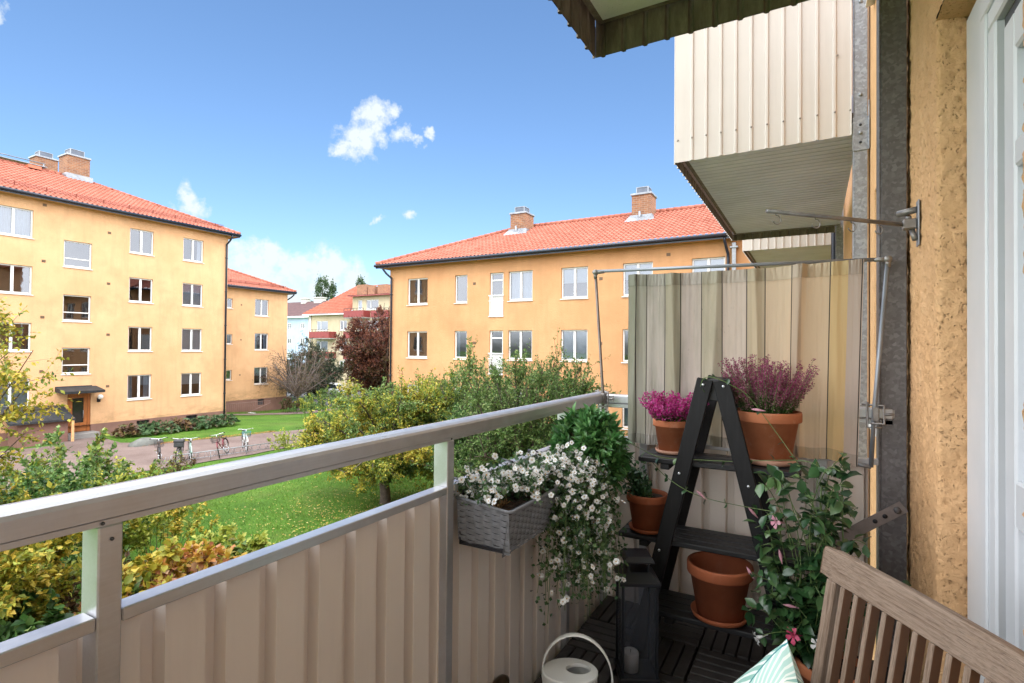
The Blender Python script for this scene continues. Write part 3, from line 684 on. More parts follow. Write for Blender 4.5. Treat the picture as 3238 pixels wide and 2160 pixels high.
for x0, x1, zt in [(-62.9, -58.85, z) for z in (3.6, .75, -2.1)] + [(-56.1, -52.4, z) for z in (6.4, 3.55, .7)] + [(-51.1, -47.4, z) for z in (6.3, 3.45, .6)]:
    m = MB(); m.box(x0, 52.7, zt - 1.05, x1, 52.76, zt - .16); m.box(x0, 52.76, zt - 1.05, x0 + .06, 53.98, zt - .16); m.box(x1 - .06, 52.76, zt - 1.05, x1, 53.98, zt - .16)
    b = m.build('balcony', M_red, Cb)
    m = MB(); m.box(x0, 52.76, zt - 1.2, x1, 53.98, zt - 1.06); m.build('balcony_slab', pbr('slab_grey', (.3, .29, .27), .8), b)
    m = MB(); m.box(x0, 52.7, zt + .12, x1, 52.75, zt + .17)
    for a in np.arange(x0 + .05, x1, .6): m.box(a, 52.7, zt - .16, a + .04, 52.74, zt + .12)
    m.build('balcony_rail', M_black, b)
# ---------------------------------------------------------------- D: pale blue house
FD = Fac((0, 80, 0), (1, 0, 0), (0, -1, 0))
Db = thing('apartment_house', 'distant pale blue house with a dark brown roof, between the apricot and the cream houses', 'building', (-100, 80, -5))
holes = [(a, a + 1.45, z - 1.45, z) for z in (6.5, 3.2, 0.) for a in (-108, -102.7, -98.35, -94.5, -90.5)]
m = MB(); facade(m, FD, -112, -86, -6, 7.9, holes, .1); m.build('wall', M_D, Db)
for h in holes: window(Db, FD, *h, 'cross', 'none', fw=.16, sill=False)
rooms(Db, FD, holes, .8)
m = MB(); m.add([(-113, 79.3, 7.95), (-85, 79.3, 7.95), (-85, 84.5, 11.6), (-113, 84.5, 11.6)], [(0, 1, 2, 3)]); m.build('roof', pbr('roof_dark_brown', (.075, .035, .035), .8, var=.3, vs=3, sc=(.3, .3, 2), bs=8), Db)
m = MB(); FD.box(m, -113, -85, 7.6, 7.95, 0, .7); m.build('cornice', M_white, Db)
for x0, x1 in ((-102.9, -101.4), (-98.6, -96.2), (-91, -89.5)):
    m = MB(); m.box(x0, 83.8, 10.5, x1, 85.2, 12.2); m.box(x0 - .15, 83.65, 12.2, x1 + .15, 85.35, 12.45); m.build('chimney', pbr('rendered_chimney', (.42, .41, .39), .9), Db)

# ---------------------------------------------------------------- ground, paths
def gz(x, y):
    def s(t): t = np.clip(t, 0, 1); return t * t * (3 - 2 * t)
    return -3.5 - .5 * s((y - 20) / 10) * s((-x - 22) / 14) - .45 * s((y - 32) / 18)
nx, ny = 150, 150
def warp(t, a, b): return a + (b - a) * t
gx = np.concatenate([np.linspace(-1500, -130, 14)[:-1], np.linspace(-130, -45, 30)[:-1], np.linspace(-45, 6, 110), np.linspace(6, 900, 10)[1:]])
gy = np.concatenate([np.linspace(-600, -6, 8)[:-1], np.linspace(-6, 36, 90), np.linspace(36, 130, 30)[1:], np.linspace(130, 1500, 12)[1:]])
X, Y = np.meshgrid(gx, gy); Z = gz(X, Y)
for i in range(Z.shape[0]):
    for j in range(Z.shape[1]):
        if -45 < X[i, j] < 6 and -6 < Y[i, j] < 36: Z[i, j] += .035 * noise.noise((X[i, j] * .5, Y[i, j] * .5, 0))
idx = np.arange(len(gy) - 1)[:, None] * len(gx) + np.arange(len(gx) - 1)[None]
F = np.stack([idx, idx + 1, idx + 1 + len(gx), idx + len(gx)], -1).reshape(-1, 4)
def grassmat():
    m, nt = newmat('lawn_grass'); v = coords(nt, 'pos')
    c = ramp(nt, noise_n(nt, v, .7, 6, .65), [(.3, (.05, .12, .012)), (.5, (.075, .17, .016)), (.72, (.12, .21, .028))])
    f2 = ramp(nt, noise_n(nt, v, 14, 6, .75), [(.3, .55), (.7, 1.25)])
    c = mixc(nt, 1., c, f2, 'MULTIPLY')
    c = mixc(nt, ramp(nt, noise_n(nt, v, .28, 6, .7), [(.5, 0.), (.7, .55)]), c, (.10, .105, .03))
    bsdf(nt, c, .8, 0, noise_n(nt, v, 35, 5, .8), .8, .05, .2); return m
M_grass = grassmat()
g = quadmesh('lawn', np.stack([X, Y, Z], -1).reshape(-1, 3), F, M_grass, smooth=True); tag(g, kind='structure')
def flat_poly(name, pts, mat, lift, kindd='structure', step=.6):
    """ribbon between two polylines following the ground"""
    (Lf, Rt) = pts; n = 60
    def res(pl):
        pl = [V((*p, 0)) for p in pl]; d = [0]
        for a, b in zip(pl, pl[1:]): d.append(d[-1] + (b - a).length)
        out = []
        for k in range(n + 1):
            t = d[-1] * k / n; i = max(j for j in range(len(pl)) if d[j] <= t + 1e-9); i = min(i, len(pl) - 2)
            out.append(pl[i].lerp(pl[i + 1], (t - d[i]) / (d[i + 1] - d[i])))
        return out
    a, b = res(Lf), res(Rt); W = 10; vs = []
    for p, q in zip(a, b):
        for k in range(W + 1):
            r = p.lerp(q, k / W); jit = .05 * noise.noise((r.x * 1.7, r.y * 1.7, 5)) if k in (0, W) else 0
            vs.append((r.x + jit * 3, r.y, float(gz(r.x, r.y)) + lift + .035 * noise.noise((r.x * .5, r.y * .5, 0))))
    idx = np.arange(n)[:, None] * (W + 1) + np.arange(W)[None]
    F = np.stack([idx, idx + 1, idx + W + 2, idx + W + 1], -1).reshape(-1, 4)
    o = quadmesh(name, np.array(vs), F, mat, smooth=True); tag(o, kind=kindd); return o
def gravelmat():
    m, nt = newmat('gravel_reddish'); v = coords(nt, 'pos')
    c = ramp(nt, noise_n(nt, v, .8, 5, .6), [(.3, (.145, .105, .095)), (.7, (.21, .16, .145))])
    c = mixc(nt, 1., c, ramp(nt, noise_n(nt, v, 30, 5, .8), [(.3, .6), (.7, 1.3)]), 'MULTIPLY')
    bsdf(nt, c, .9, 0, noise_n(nt, v, 50, 4, .8), .6, .02, .2); return m
M_grav = gravelmat()
flat_poly('gravel_path', ([(-33.2, 2), (-31.8, 8), (-31.6, 12), (-29.5, 13.9), (-28.1, 14.9), (-27.3, 16.5), (-26.5, 19.5), (-25.6, 23), (-25, 27), (-24, 31), (-22, 40)],
                          [(-22.2, 2), (-22.2, 8), (-22.3, 11.7), (-22.1, 13), (-21.9, 14.6), (-21.9, 16.5), (-21.6, 18.5), (-21.2, 22), (-20.8, 26), (-20.6, 31), (-18, 40)]), M_grav, .03)
flat_poly('entrance_path', ([(-33.4, 14.05), (-31.8, 13.9), (-29.8, 13.7)], [(-33.4, 12.4), (-31.8, 11.9), (-30.0, 10.5)]), M_grav, .038)
flat_poly('house_path', ([(-38.0, 23), (-37.2, 26), (-36.5, 30), (-36, 36)], [(-36.9, 23), (-36.0, 26), (-35.0, 30), (-34.5, 36)]), M_grav, .03)
flat_poly('parking_lot', ([(-62, 36), (-62, 44), (-62, 52)], [(-28, 33), (-28, 42), (-28, 52)]), pbr('asphalt', (.06, .06, .062), .9, bs=30), .03)
# ============================================================ our own house and the balconies on it
OWN = thing('apartment_house', 'near house wall of coarse ochre plaster with a white balcony door, at the right edge', 'building', (.36, 5, -3.5))
FW = Fac((.36, 0, 0), (0, 1, 0), (-1, 0, 0))
mw = MB()
oh = [(1.45, 2.28, .0, 2.486), (3.3, 4.43, .93, 2.46), (6.0, 7.2, .93, 2.46), (10.9, 12.1, .93, 2.46), (14.5, 15.7, .93, 2.46), (18, 19.2, .93, 2.46)]
for zz in (-2.9, 2.9): oh += [(a, b, z0 + zz, z1 + zz) for a, b, z0, z1 in oh[:6] if not (zz == 2.9 and False)]
facade(mw, FW, 2.96, 22.36, -4, 8.8, [h for h in oh if h[0] > 2.9], .14)
bounce_oh = [(-.75, 1.0, .85, 2.46), (-2.6, -1.2, .85, 2.46)]  # unseen windows added so their white blinds whiten the bounce light
facade(mw, FW, -9, 1.19, -4, 8.8, bounce_oh, .1); facade(mw, FW, 1.19, 2.96, 3.4, 8.8, [], .1); facade(mw, FW, 1.19, 2.96, -4, -.15, [], .1)
mw.build('wall', M_near, OWN)
for h in [h for h in oh if h[0] > 2.9]: window(OWN, FW, *h, 'two', 'half' if h[0] > 4 else 'none')
for h in bounce_oh: window(OWN, FW, *h, 'two', 'blind', fw=.09)
rooms(OWN, FW, bounce_oh + [h for h in oh if h[0] > 2.9] + [(1.6, 2.2, .05, 2.4)], 1.5)
def sweep_z(path, z0, z1, step, mat, name, amp=.0048, horiz=False):
    """rough plaster: a plan outline swept in z, every point pushed along its normal by noise"""
    pts = []
    for (a, b) in zip(path, path[1:]):
        a, b = V((*a, 0)), V((*b, 0)); k = max(1, int((b - a).length / step)); pts += [a.lerp(b, i / k) for i in range(k)]
    pts.append(V((*path[-1], 0))); n = len(pts); nrm = []
    for i in range(n):
        t = pts[min(i + 1, n - 1)] - pts[max(i - 1, 0)]; nrm.append(V((-t.y, t.x, 0)).normalized())
    nz = int((z1 - z0) / step); vs = []
    for k in range(nz + 1):
        z = z0 + (z1 - z0) * k / nz
        for p, nn in zip(pts, nrm):
            q = V((p.x, p.y, z)) if not horiz else V((p.x, z, p.y))
            qn = nn if not horiz else V((nn.x, 0, nn.y))
            a = noise.noise(q * 9) * .8 + noise.noise(q * 34) * .9 + noise.noise(q * 90) * .8
            pit = noise.noise(V((q.x, q.y, q.z * .6)) * 85 + V((7, 3, 1))); a -= max(0, pit - .30) * 3.5
            vs.append(q + qn * (a * amp))
    idx = np.arange(nz)[:, None] * n + np.arange(n - 1)[None]
    F = np.stack([idx, idx + 1, idx + n + 1, idx + n], -1).reshape(-1, 4)
    return quadmesh(name, np.array([tuple(v) for v in vs]), F, mat, OWN, smooth=True)
arc = lambda cx, cy, r, a0, a1, n=6: [(cx + r * math.cos(rad(a0 + (a1 - a0) * i / n)), cy + r * math.sin(rad(a0 + (a1 - a0) * i / n))) for i in range(n + 1)]
# path runs so that the left-hand normal points to the balcony side (-x) / camera
far = [(.44, 2.28)] + arc(.376, 2.296, .016, 270, 180) + [(.36, 2.97)]
far = far[::-1]
sweep_z([(x, y) for x, y in far][::-1], -.05, 2.49, .0065, M_near, 'plaster_jamb')
near = [(.36, 1.18)] + [(.36, 1.40)] + arc(.378, 1.41, .018, 180, 90) + [(.44, 1.428)]
sweep_z(near, -.05, 2.49, .0065, M_near, 'plaster_near_jamb')
sweep_z([(.36, 1.18), (.36, 2.97)], 2.49, 3.4, .009, M_near, 'plaster_above')
m = MB(); m.add([(.36, 1.40, 2.49), (.36, 2.30, 2.486), (.5, 2.30, 2.47), (.5, 1.4, 2.47)], [(0, 1, 2, 3)]); m.build('lintel_underside', M_near, OWN)
# balcony door
M_door = pbr('door_white_plastic', (.62, .64, .66), .35, var=.03, vs=6)
m = MB()
m.bbox(.437, 2.055, -.02, .47, 2.275, 2.46, .006); m.bbox(.437, 1.44, 2.40, .47, 2.055, 2.46, .006)
m.bbox(.425, 1.995, -.02, .462, 2.053, 2.335, .005); m.bbox(.425, 1.44, 2.335, .462, 2.053, 2.398, .005)
m.bbox(.430, 1.925, -.02, .470, 1.993, 2.275, .006); m.bbox(.430, 1.44, 2.275, .470, 1.993, 2.333, .006)
dr = m.build('door_frame', M_door, OWN)
m = MB(); m.box(.452, 1.885, -.02, .50, 1.927, 2.24); m.box(.452, 1.44, 2.24, .50, 1.927, 2.276); m.build('rubber_seal', pbr('seal_grey', (.07, .07, .072), .6), OWN)
m = MB(); ys = (1.44, 1.50); 
for z0, z1 in ((.02, .12), (.92, 1.04), (1.83, 1.90), (2.13, 2.23)): m.bbox(.440, 1.50, z0, .49, 1.80, z1, .006)
m.bbox(.440, 1.80, .02, .49, 1.885, 2.23, .006); m.bbox(.440, 1.44, .02, .49, 1.50, 2.23, .006); m.box(.46, 1.50, .12, .475, 1.80, .92)
dl = m.build('door_leaf', M_door, OWN)
m = MB(); m.add([(.465, 1.5, 1.04), (.465, 1.8, 1.04), (.465, 1.8, 2.13), (.465, 1.5, 2.13)], [(0, 1, 2, 3)]); m.build('door_glass', M_glass, dl)
m = MB(); m.box(.55, 1.45, 0, .56, 2.2, 2.4); m.build('door_curtain', M_blind, OWN)
m = MB(); m.box(.37, -9, 8.8, 12, 22.3, 9.0); m.add([(-.3, -9, 8.7), (-.3, 22.3, 8.7), (6, 22.3, 11.6), (6, -9, 11.6)], [(0, 1, 2, 3)]); m.add([(12.5, -9, 8.7), (12.5, 22.3, 8.7), (6, 22.3, 11.6), (6, -9, 11.6)], [(3, 2, 1, 0)])
m.build('roof', M_tile, OWN)
m = MB(); m.box(12, -9, -4, 12.02, 22.3, 8.8); m.box(.36, -9.02, -4, 12, -9, 8.8); m.build('back_wall', M_B, OWN)

def corrug(mb, P, U, Nn, ln, z0, z1, pitch=.1165, start=.0, dep=.014, mi=0, g0=.030, g1=.014):
    """trapezoid sheet; ribs stand out along Nn"""
    P, U, Nn = V(P), V(U), V(Nn); xs = [(0, 0)]; a = start
    while a < ln:
        for da, d in ((0, 0), ((g0 - g1) / 2, dep), ((g0 + g1) / 2, dep), (g0, 0)):
            if 0 < a + da < ln: xs.append((a + da, d))
        a += pitch
    xs.append((ln, 0)); vs = []
    for a, d in xs:
        q = P + U * a + Nn * d; vs += [(q.x, q.y, z0), (q.x, q.y, z1)]
    mb.add(vs, [(2 * i, 2 * i + 2, 2 * i + 3, 2 * i + 1) for i in range(len(xs) - 1)], mi)
def screws(par, pts, nrm, mat=None, r=.006):
    m = MB(); nrm = V(nrm); q = nrm.to_track_quat('Z', 'Y').to_matrix().to_4x4()
    for p in pts: m.lathe([(r, 0), (r, r * .7), (r * .5, r), (0.0005, r)], p, 8, 0, 1, 1, q)
    m.build('screws', mat or M_zinc, par)
# ---- our railing
RL = thing('balcony_railing', 'aluminium balcony railing with cream corrugated sheet panels, in the foreground', 'railing', (-1.03, 1.4, -.15))
prof = [(-.0, 1.078), (-.0, 1.109), (-.004, 1.116), (-.012, 1.122), (-.024, 1.1265), (-.036, 1.126), (-.048, 1.121), (-.056, 1.113), (-.060, 1.104), (-.060, 1.078)]
def rail(y0, y1, xoff=-1.0):
    m = MB(); n = len(prof); k = 60; vs = []
    for i in range(k + 1):
        y = y0 + (y1 - y0) * i / k; vs += [(xoff + a, y, z) for a, z in prof]
    m.add(vs, [(i * n + j, i * n + (j + 1) % n, (i + 1) * n + (j + 1) % n, (i + 1) * n + j) for i in range(k) for j in range(n)], 0)
    m.sm = [False] * len(m.sm)
    m.add(vs[:n], [tuple(range(n))]); m.add(vs[-n:], [tuple(range(n - 1, -1, -1))])
    return m
m = rail(-2.6, 2.90); 
for i in range(len(m.sm)): m.sm[i] = False
hr = m.build('handrail', M_alu, RL)
bv = hr.modifiers.new('b', 'BEVEL'); bv.width = .002; bv.segments = 2; bv.limit_method = 'ANGLE'; bv.angle_limit = rad(40)
m = MB(); m.box(-1.054, -2.6, 1.068, -1.002, 2.90, 1.0775); m.build('rail_lip', M_alu, RL)
m = MB(); m.bbox(-1.0, 2.835, 1.065, .30, 2.89, 1.112, .006); m.bbox(-1.0, 2.84, 1.042, .30, 2.885, 1.064, .003); m.build('end_handrail', M_alu, RL)
for k, y in enumerate((-2.4, -1.46, -.51, .431, 1.374, 2.317)):
    m = MB(); m.bbox(-1.055, y, -.12, -1.0, y + .036, 1.068, .0025); m.build('post', M_alu, RL)
m = MB(); m.bbox(-1.05, 2.845, -.12, -1.0, 2.885, 1.064, .003); m.build('post', M_alu, RL)
for x in (-.815, .008): m = MB(); m.bbox(x, 2.85, -.12, x + .045, 2.885, 1.042, .003); m.build('post', M_alu, RL)
ys = [-2.36, -1.46, -.51, .431, 1.374, 2.317, 2.845]
m = MB()
for a, b in zip(ys, ys[1:]): m.bbox(-1.040, a + .037, .902, -1.0005, b - .001, .9245, .002)
m.build('mid_rail', M_alu, RL)
m = MB(); m.bbox(-.999, 2.846, .862, -.816, 2.885, .885, .002); m.bbox(-.769, 2.846, .862, .007, 2.885, .885, .002); m.bbox(.054, 2.846, .862, .25, 2.885, .885, .002); m.build('end_mid_rail', M_alu, RL)
m = MB(); corrug(m, (-1.028, -2.6, 0), (0, 1, 0), (-1, 0, 0), 5.47, -.15, .902, .1165, .08, .03, 0, .042, .030); m.build('side_panel', M_panel, RL)
m = MB(); corrug(m, (-1.03, 2.895, 0), (1, 0, 0), (0, 1, 0), 1.24, -.15, .872, .1165, .06, .03, 0, .042, .030); m.build('end_panel', M_panel, RL)
screws(RL, [(-1.001, .437, 1.073), (-1.001, 1.395, 1.073), (-.9995, .45, 1.045)], (1, 0, 0), pbr('screw_dark', (.08, .08, .08), .4, .6), .003)
# ---- floor
m = MB(); m.box(-1.02, -2.6, -.14, .33, 2.88, -.045); s = m.build('balcony_slab', pbr('slab_concrete', (.12, .115, .11), .9), None); tag(s, kind='structure')
m = MB()
for i in range(5):
    for j in range(19):
        x0, y0 = -1.0 + i * .27, -2.5 + j * .283
        if x0 + .27 > .36 or y0 + .28 > 2.89: continue
        for k in range(5):
            h = random.uniform(-.0015, .0015)
            if (i + j) % 2: m.bbox(x0 + .003, y0 + k * .0555 + .004, -.03, x0 + .265, y0 + k * .0555 + .051, h, .003)
            else: m.bbox(x0 + .003 + k * .053, y0 + .004, -.03, x0 + .003 + k * .053 + .046, y0 + .277, h, .003)
s = m.build('decking', M_deck); tag(s, kind='structure')

# ---- balcony above ours and its neighbours
def balcony(label, y0, y1, zb, top, sof, sof_mat, front_mat, group='balconies on the near house wall', full=True, x1=.243):
    t = thing('balcony', label, 'balcony', (0, (y0 + y1) / 2, zb), group)
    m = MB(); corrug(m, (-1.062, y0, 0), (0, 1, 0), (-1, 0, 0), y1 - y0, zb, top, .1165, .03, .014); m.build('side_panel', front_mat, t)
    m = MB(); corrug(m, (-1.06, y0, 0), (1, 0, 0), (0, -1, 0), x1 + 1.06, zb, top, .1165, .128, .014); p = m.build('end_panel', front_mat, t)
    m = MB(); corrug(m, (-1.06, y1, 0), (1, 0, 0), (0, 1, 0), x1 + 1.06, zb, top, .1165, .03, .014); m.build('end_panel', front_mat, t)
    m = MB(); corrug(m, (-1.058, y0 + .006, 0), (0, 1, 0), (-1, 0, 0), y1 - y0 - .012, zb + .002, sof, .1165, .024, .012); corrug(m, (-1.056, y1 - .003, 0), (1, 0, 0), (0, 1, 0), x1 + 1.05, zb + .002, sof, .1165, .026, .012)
    corrug(m, (-1.056, y0 + .003, 0), (1, 0, 0), (0, -1, 0), x1 + 1.05, zb + .002, sof, .1165, .124, .012); m.build('panel_back', M_backlit, t)
    m = MB()
    if sof_mat is M_wet: m.box(-1.0, y0 + .03, sof, .3, y1 - .05, sof + .04)
    else:
        k = int((y1 - y0 - .1) / .1)
        for i in range(k):
            ya = y0 + .05 + i * .1; m.add([(x, y, z) for x in (-1.0, .3) for y, z in ((ya, sof + .02), (ya + .008, sof), (ya + .090, sof), (ya + .1, sof + .02))], [(0, 1, 5, 4), (1, 2, 6, 5), (2, 3, 7, 6)])
        m.box(-1.0, y0 + .04, sof + .021, .3, y1 - .04, sof + .05)
    m.build('soffit', sof_mat, t)
    m = MB(); m.box(-1.035, y0 + .02, sof + .0, -1.0, y1 - .02, sof + .08); m.box(-1.0, y1 - .05, sof - .0, .3, y1 - .02, sof + .08); m.box(-1.0, y0 + .01, sof + .012, .3, y0 + .038, sof + .08); m.build('edge_beam', M_backlit, t)
    screws(t, [(-1.06 + .145 + .1165 * k, y0 - .014, zb + .19 + .0 * k) for k in range(10)] + [(-1.035, y0 - .001, zb + .19), (.15, y0 - .014, zb + .62), (.235, y0 - .001, zb + .19)], (0, -1, 0), pbr('screw_head', (.25, .22, .2), .4, .4), .0075)
    m = MB(); m.bbox(-1.07, y0, top, -1.0, y1, top + .05, .01); m.bbox(-1.0, y0, top, x1, y0 + .06, top + .05, .01); m.build('rail', M_alu, t)
    return t
tb = balcony('balcony overhead at the top edge, seen from below with a wet greenish underside', -2.6, 2.80, 2.972, 4.05, 3.14, M_wet, M_backlit)
m = MB(); m.box(-.555, 2.60, 3.09, -.50, 2.66, 3.14); m.box(-.545, 2.595, 3.1, -.51, 2.6, 3.13); m.build('drain_outlet', M_zinc, tb)
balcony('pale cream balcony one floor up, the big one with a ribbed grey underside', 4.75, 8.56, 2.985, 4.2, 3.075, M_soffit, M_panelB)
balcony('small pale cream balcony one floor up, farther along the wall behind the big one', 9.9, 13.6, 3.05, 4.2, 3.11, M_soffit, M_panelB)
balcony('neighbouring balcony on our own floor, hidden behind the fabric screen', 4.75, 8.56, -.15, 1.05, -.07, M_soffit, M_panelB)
def steelpost(label, x0, x1, y0, y1, mat, z0=-3.5, z1=9., plate=None):
    t = thing('steel_post', label, 'post', ((x0 + x1) / 2, (y0 + y1) / 2, z0), 'galvanised posts along the house wall')
    m = MB(); m.bbox(x0, y0, z0, x0 + .008, y1, z1, .002); m.bbox(x0 + .0085, y0, z0, x1, y0 + .008, z1, .002); m.bbox(x1 - .008, y0 + .009, z0, x1, y1, z1, .002); m.box(x0 + .01, y1 - .01, z0, x1 - .01, y1, z1)
    m.build('shaft', mat, t)
    if plate:
        m = MB(); m.bbox(x0 - .004, y0 - .008, plate - .12, x1 + .012, y0 - .001, plate + .13, .002); m.bbox(x1 + .004, y0 - .03, plate - .12, x1 + .012, y0 - .008, plate + .24, .002); m.build('joint_plate', M_galv, t)
        pts = [((x0 + x1) / 2, y0 - .008, plate + .01), ((x0 + x1) / 2, y0 - .0, plate + .3), ((x0 + x1) / 2 + .0, y0 - .0, plate + 1.0)]
        screws(t, pts, (0, -1, 0), M_galv, .013)
        m = MB()
        for dz in (.07, -.06): m.lathe([(.010, 0), (.010, .002), (.0005, .002)], ((x0 + x1) / 2, y0 - .0085, plate + dz), 10, 0, 1, 1, Matrix.Rotation(rad(90), 4, 'X'))
        m.build('bolt_hole', M_black, t)
    return t
sp = steelpost('dull galvanised steel post at the near corner, between the fabric screen and the ochre wall', .246, .346, 2.84, 2.95, M_galvd, -3.5, 2.70 + 6)
steelpost('brighter galvanised steel post behind it, carrying the big balcony with a bolted joint plate', .252, .342, 4.75, 4.86, M_galv, -3.5, 9, 2.98)
steelpost('far galvanised steel post at the back corner of the big balcony', .255, .345, 8.56, 8.66, M_galv)
dp = thing('downpipe', 'dark navy rainwater downpipe beside the far galvanised post', 'pipe', (.28, 9.4, -3.5))
m = MB(); m.tube([(.27, 9.5, -3.5), (.27, 9.5, 9)], .05, 12); m.build('pipe', M_gutter, dp)
# diagonal brace, bolts
br = thing('steel_brace', 'flat rusty grey steel brace bolted across the foot of the near steel post', 'brace', (.2, 2.83, .55))
p, q = V((.335, 2.834, .70)), V((-.02, 2.836, .425)); d = (q - p).normalized()
m = MB(); m.beam(p, q, .006, .050, d.cross(V((0, 1, 0)))) ; m.build('flat_bar', pbr('brace_steel', (.27, .235, .225), .5, .4, var=.3, vs=10), br)
screws(br, [(p + d * .03) + V((0, -.004, 0))], (0, -1, 0), M_galvd, .014)
m = MB()
for t_ in (.085, .13): m.lathe([(.0095, 0), (.0095, .002), (.0005, .002)], p + d * t_ + V((0, -.0035, 0)), 12, 0, 1, 1, Matrix.Rotation(rad(90), 4, 'X'))
m.build('hole', M_black, br)

# ---- clothes hanger arm
ch = thing('hanger_arm', 'swing-out grey steel drying arm with four S hooks on the ochre wall', 'hanger arm', (.36, 2.61, 1.86))
M_arm = pbr('arm_steel', (.26, .245, .235), .45, .6, var=.25, vs=20)
m = MB(); m.bbox(.351, 2.585, 1.775, .357, 2.635, 1.955, .002); m.build('wall_plate', M_galv, ch)
m = MB(); m.bbox(.305, 2.60, 1.845, .350, 2.64, 1.885, .004); m.build('hinge_block', M_arm, ch)
m = MB(); m.tube([(.352, 2.62, 1.922), (.295, 2.66, 1.918)], .0135, 12); m.tube([(.335, 2.62, 1.845), (.343, 2.60, 1.80)], .010, 10); m.tube([(.325, 2.62, 1.885), (.325, 2.62, 1.897)], .01, 8); m.build('socket', M_arm, ch)
a, b = V((.31, 2.62, 1.866)), V((-.158, 2.25, 1.892)); m = MB(); m.tube([a, b], .0082, 12); m.build('arm', M_arm, ch)
for t_ in (.20, .40, .66, .94):
    c = a.lerp(b, t_); m = MB(); e = (b - a).normalized(); pts = []
    for k in range(15):
        an = rad(100 - k * 19); r = .017; pts.append(c + e * (-.006 + r * math.cos(an) * -1) + V((0, 0, -.030 + r * math.sin(an))))
    m.tube([c + V((0, 0, -.004))] + pts, .0024, 6); m.build('hook', M_arm, ch)

# ---- fabric screen on its frame
fr = thing('screen_frame', 'thin metal frame clamped to the railing end, holding the fabric screen', 'frame', (-.4, 2.79, .86))
tl, trr = V((-1.049, 2.795, 1.782)), V((.275, 2.795, 1.758)); 
m = MB(); m.tube([tl + V((0, 0, .005)), trr], .0085, 10); m.build('top_rod', M_zinc, fr)
m = MB(); m.tube([tl, V((-1.003, 2.80, 1.116)), V((-1.003, 2.80, .93))], .0075, 10); m.build('pole', pbr('pole_bronze', (.16, .13, .11), .4, .6, var=.3, vs=10), fr)
m = MB(); m.tube([trr, V((.228, 2.80, 1.13)), V((.215, 2.80, .86))], .009, 10); m.tube([V((.215, 2.80, .86)), V((.15, 2.80, .868))], .008, 8); m.build('pole', M_zinc, fr)
for c in (tl, trr):
    m = MB(); m.lathe([(.0005, -.014), (.014, -.014), (.016, 0), (.014, .014), (.0005, .014)], c, 12, 0, 1, 1, Matrix.Rotation(rad(90), 4, 'X')); m.tube([c, c - V((0, 0, .035))], [.012, .009], 10); m.tube([c, c + (V((.0, 0, 0)) - V((c.x, 0, 0))).normalized() * .05], [.011, .009], 8); m.build('joint', M_arm, fr)
for cx in (-1.003, .232):
    m = MB(); m.tube([(cx - .05, 2.815, 1.128), (cx + .03, 2.80, 1.128), (cx + .03, 2.79, 1.05), (cx - .02, 2.79, 1.05)], .005, 8); m.tube([(cx - .03, 2.81, 1.14), (cx - .03, 2.81, 1.03), (cx + .02, 2.79, 1.035)], .005, 8)
    m.bbox(cx - .012, 2.785, 1.06, cx + .012, 2.83, 1.12, .003); m.tube([(cx + .03, 2.795, 1.09), (cx + .065, 2.79, 1.095)], .006, 8); m.box(cx + .06, 2.787, 1.08, cx + .066, 2.793, 1.112)
    m.build('clamp', M_arm, fr)
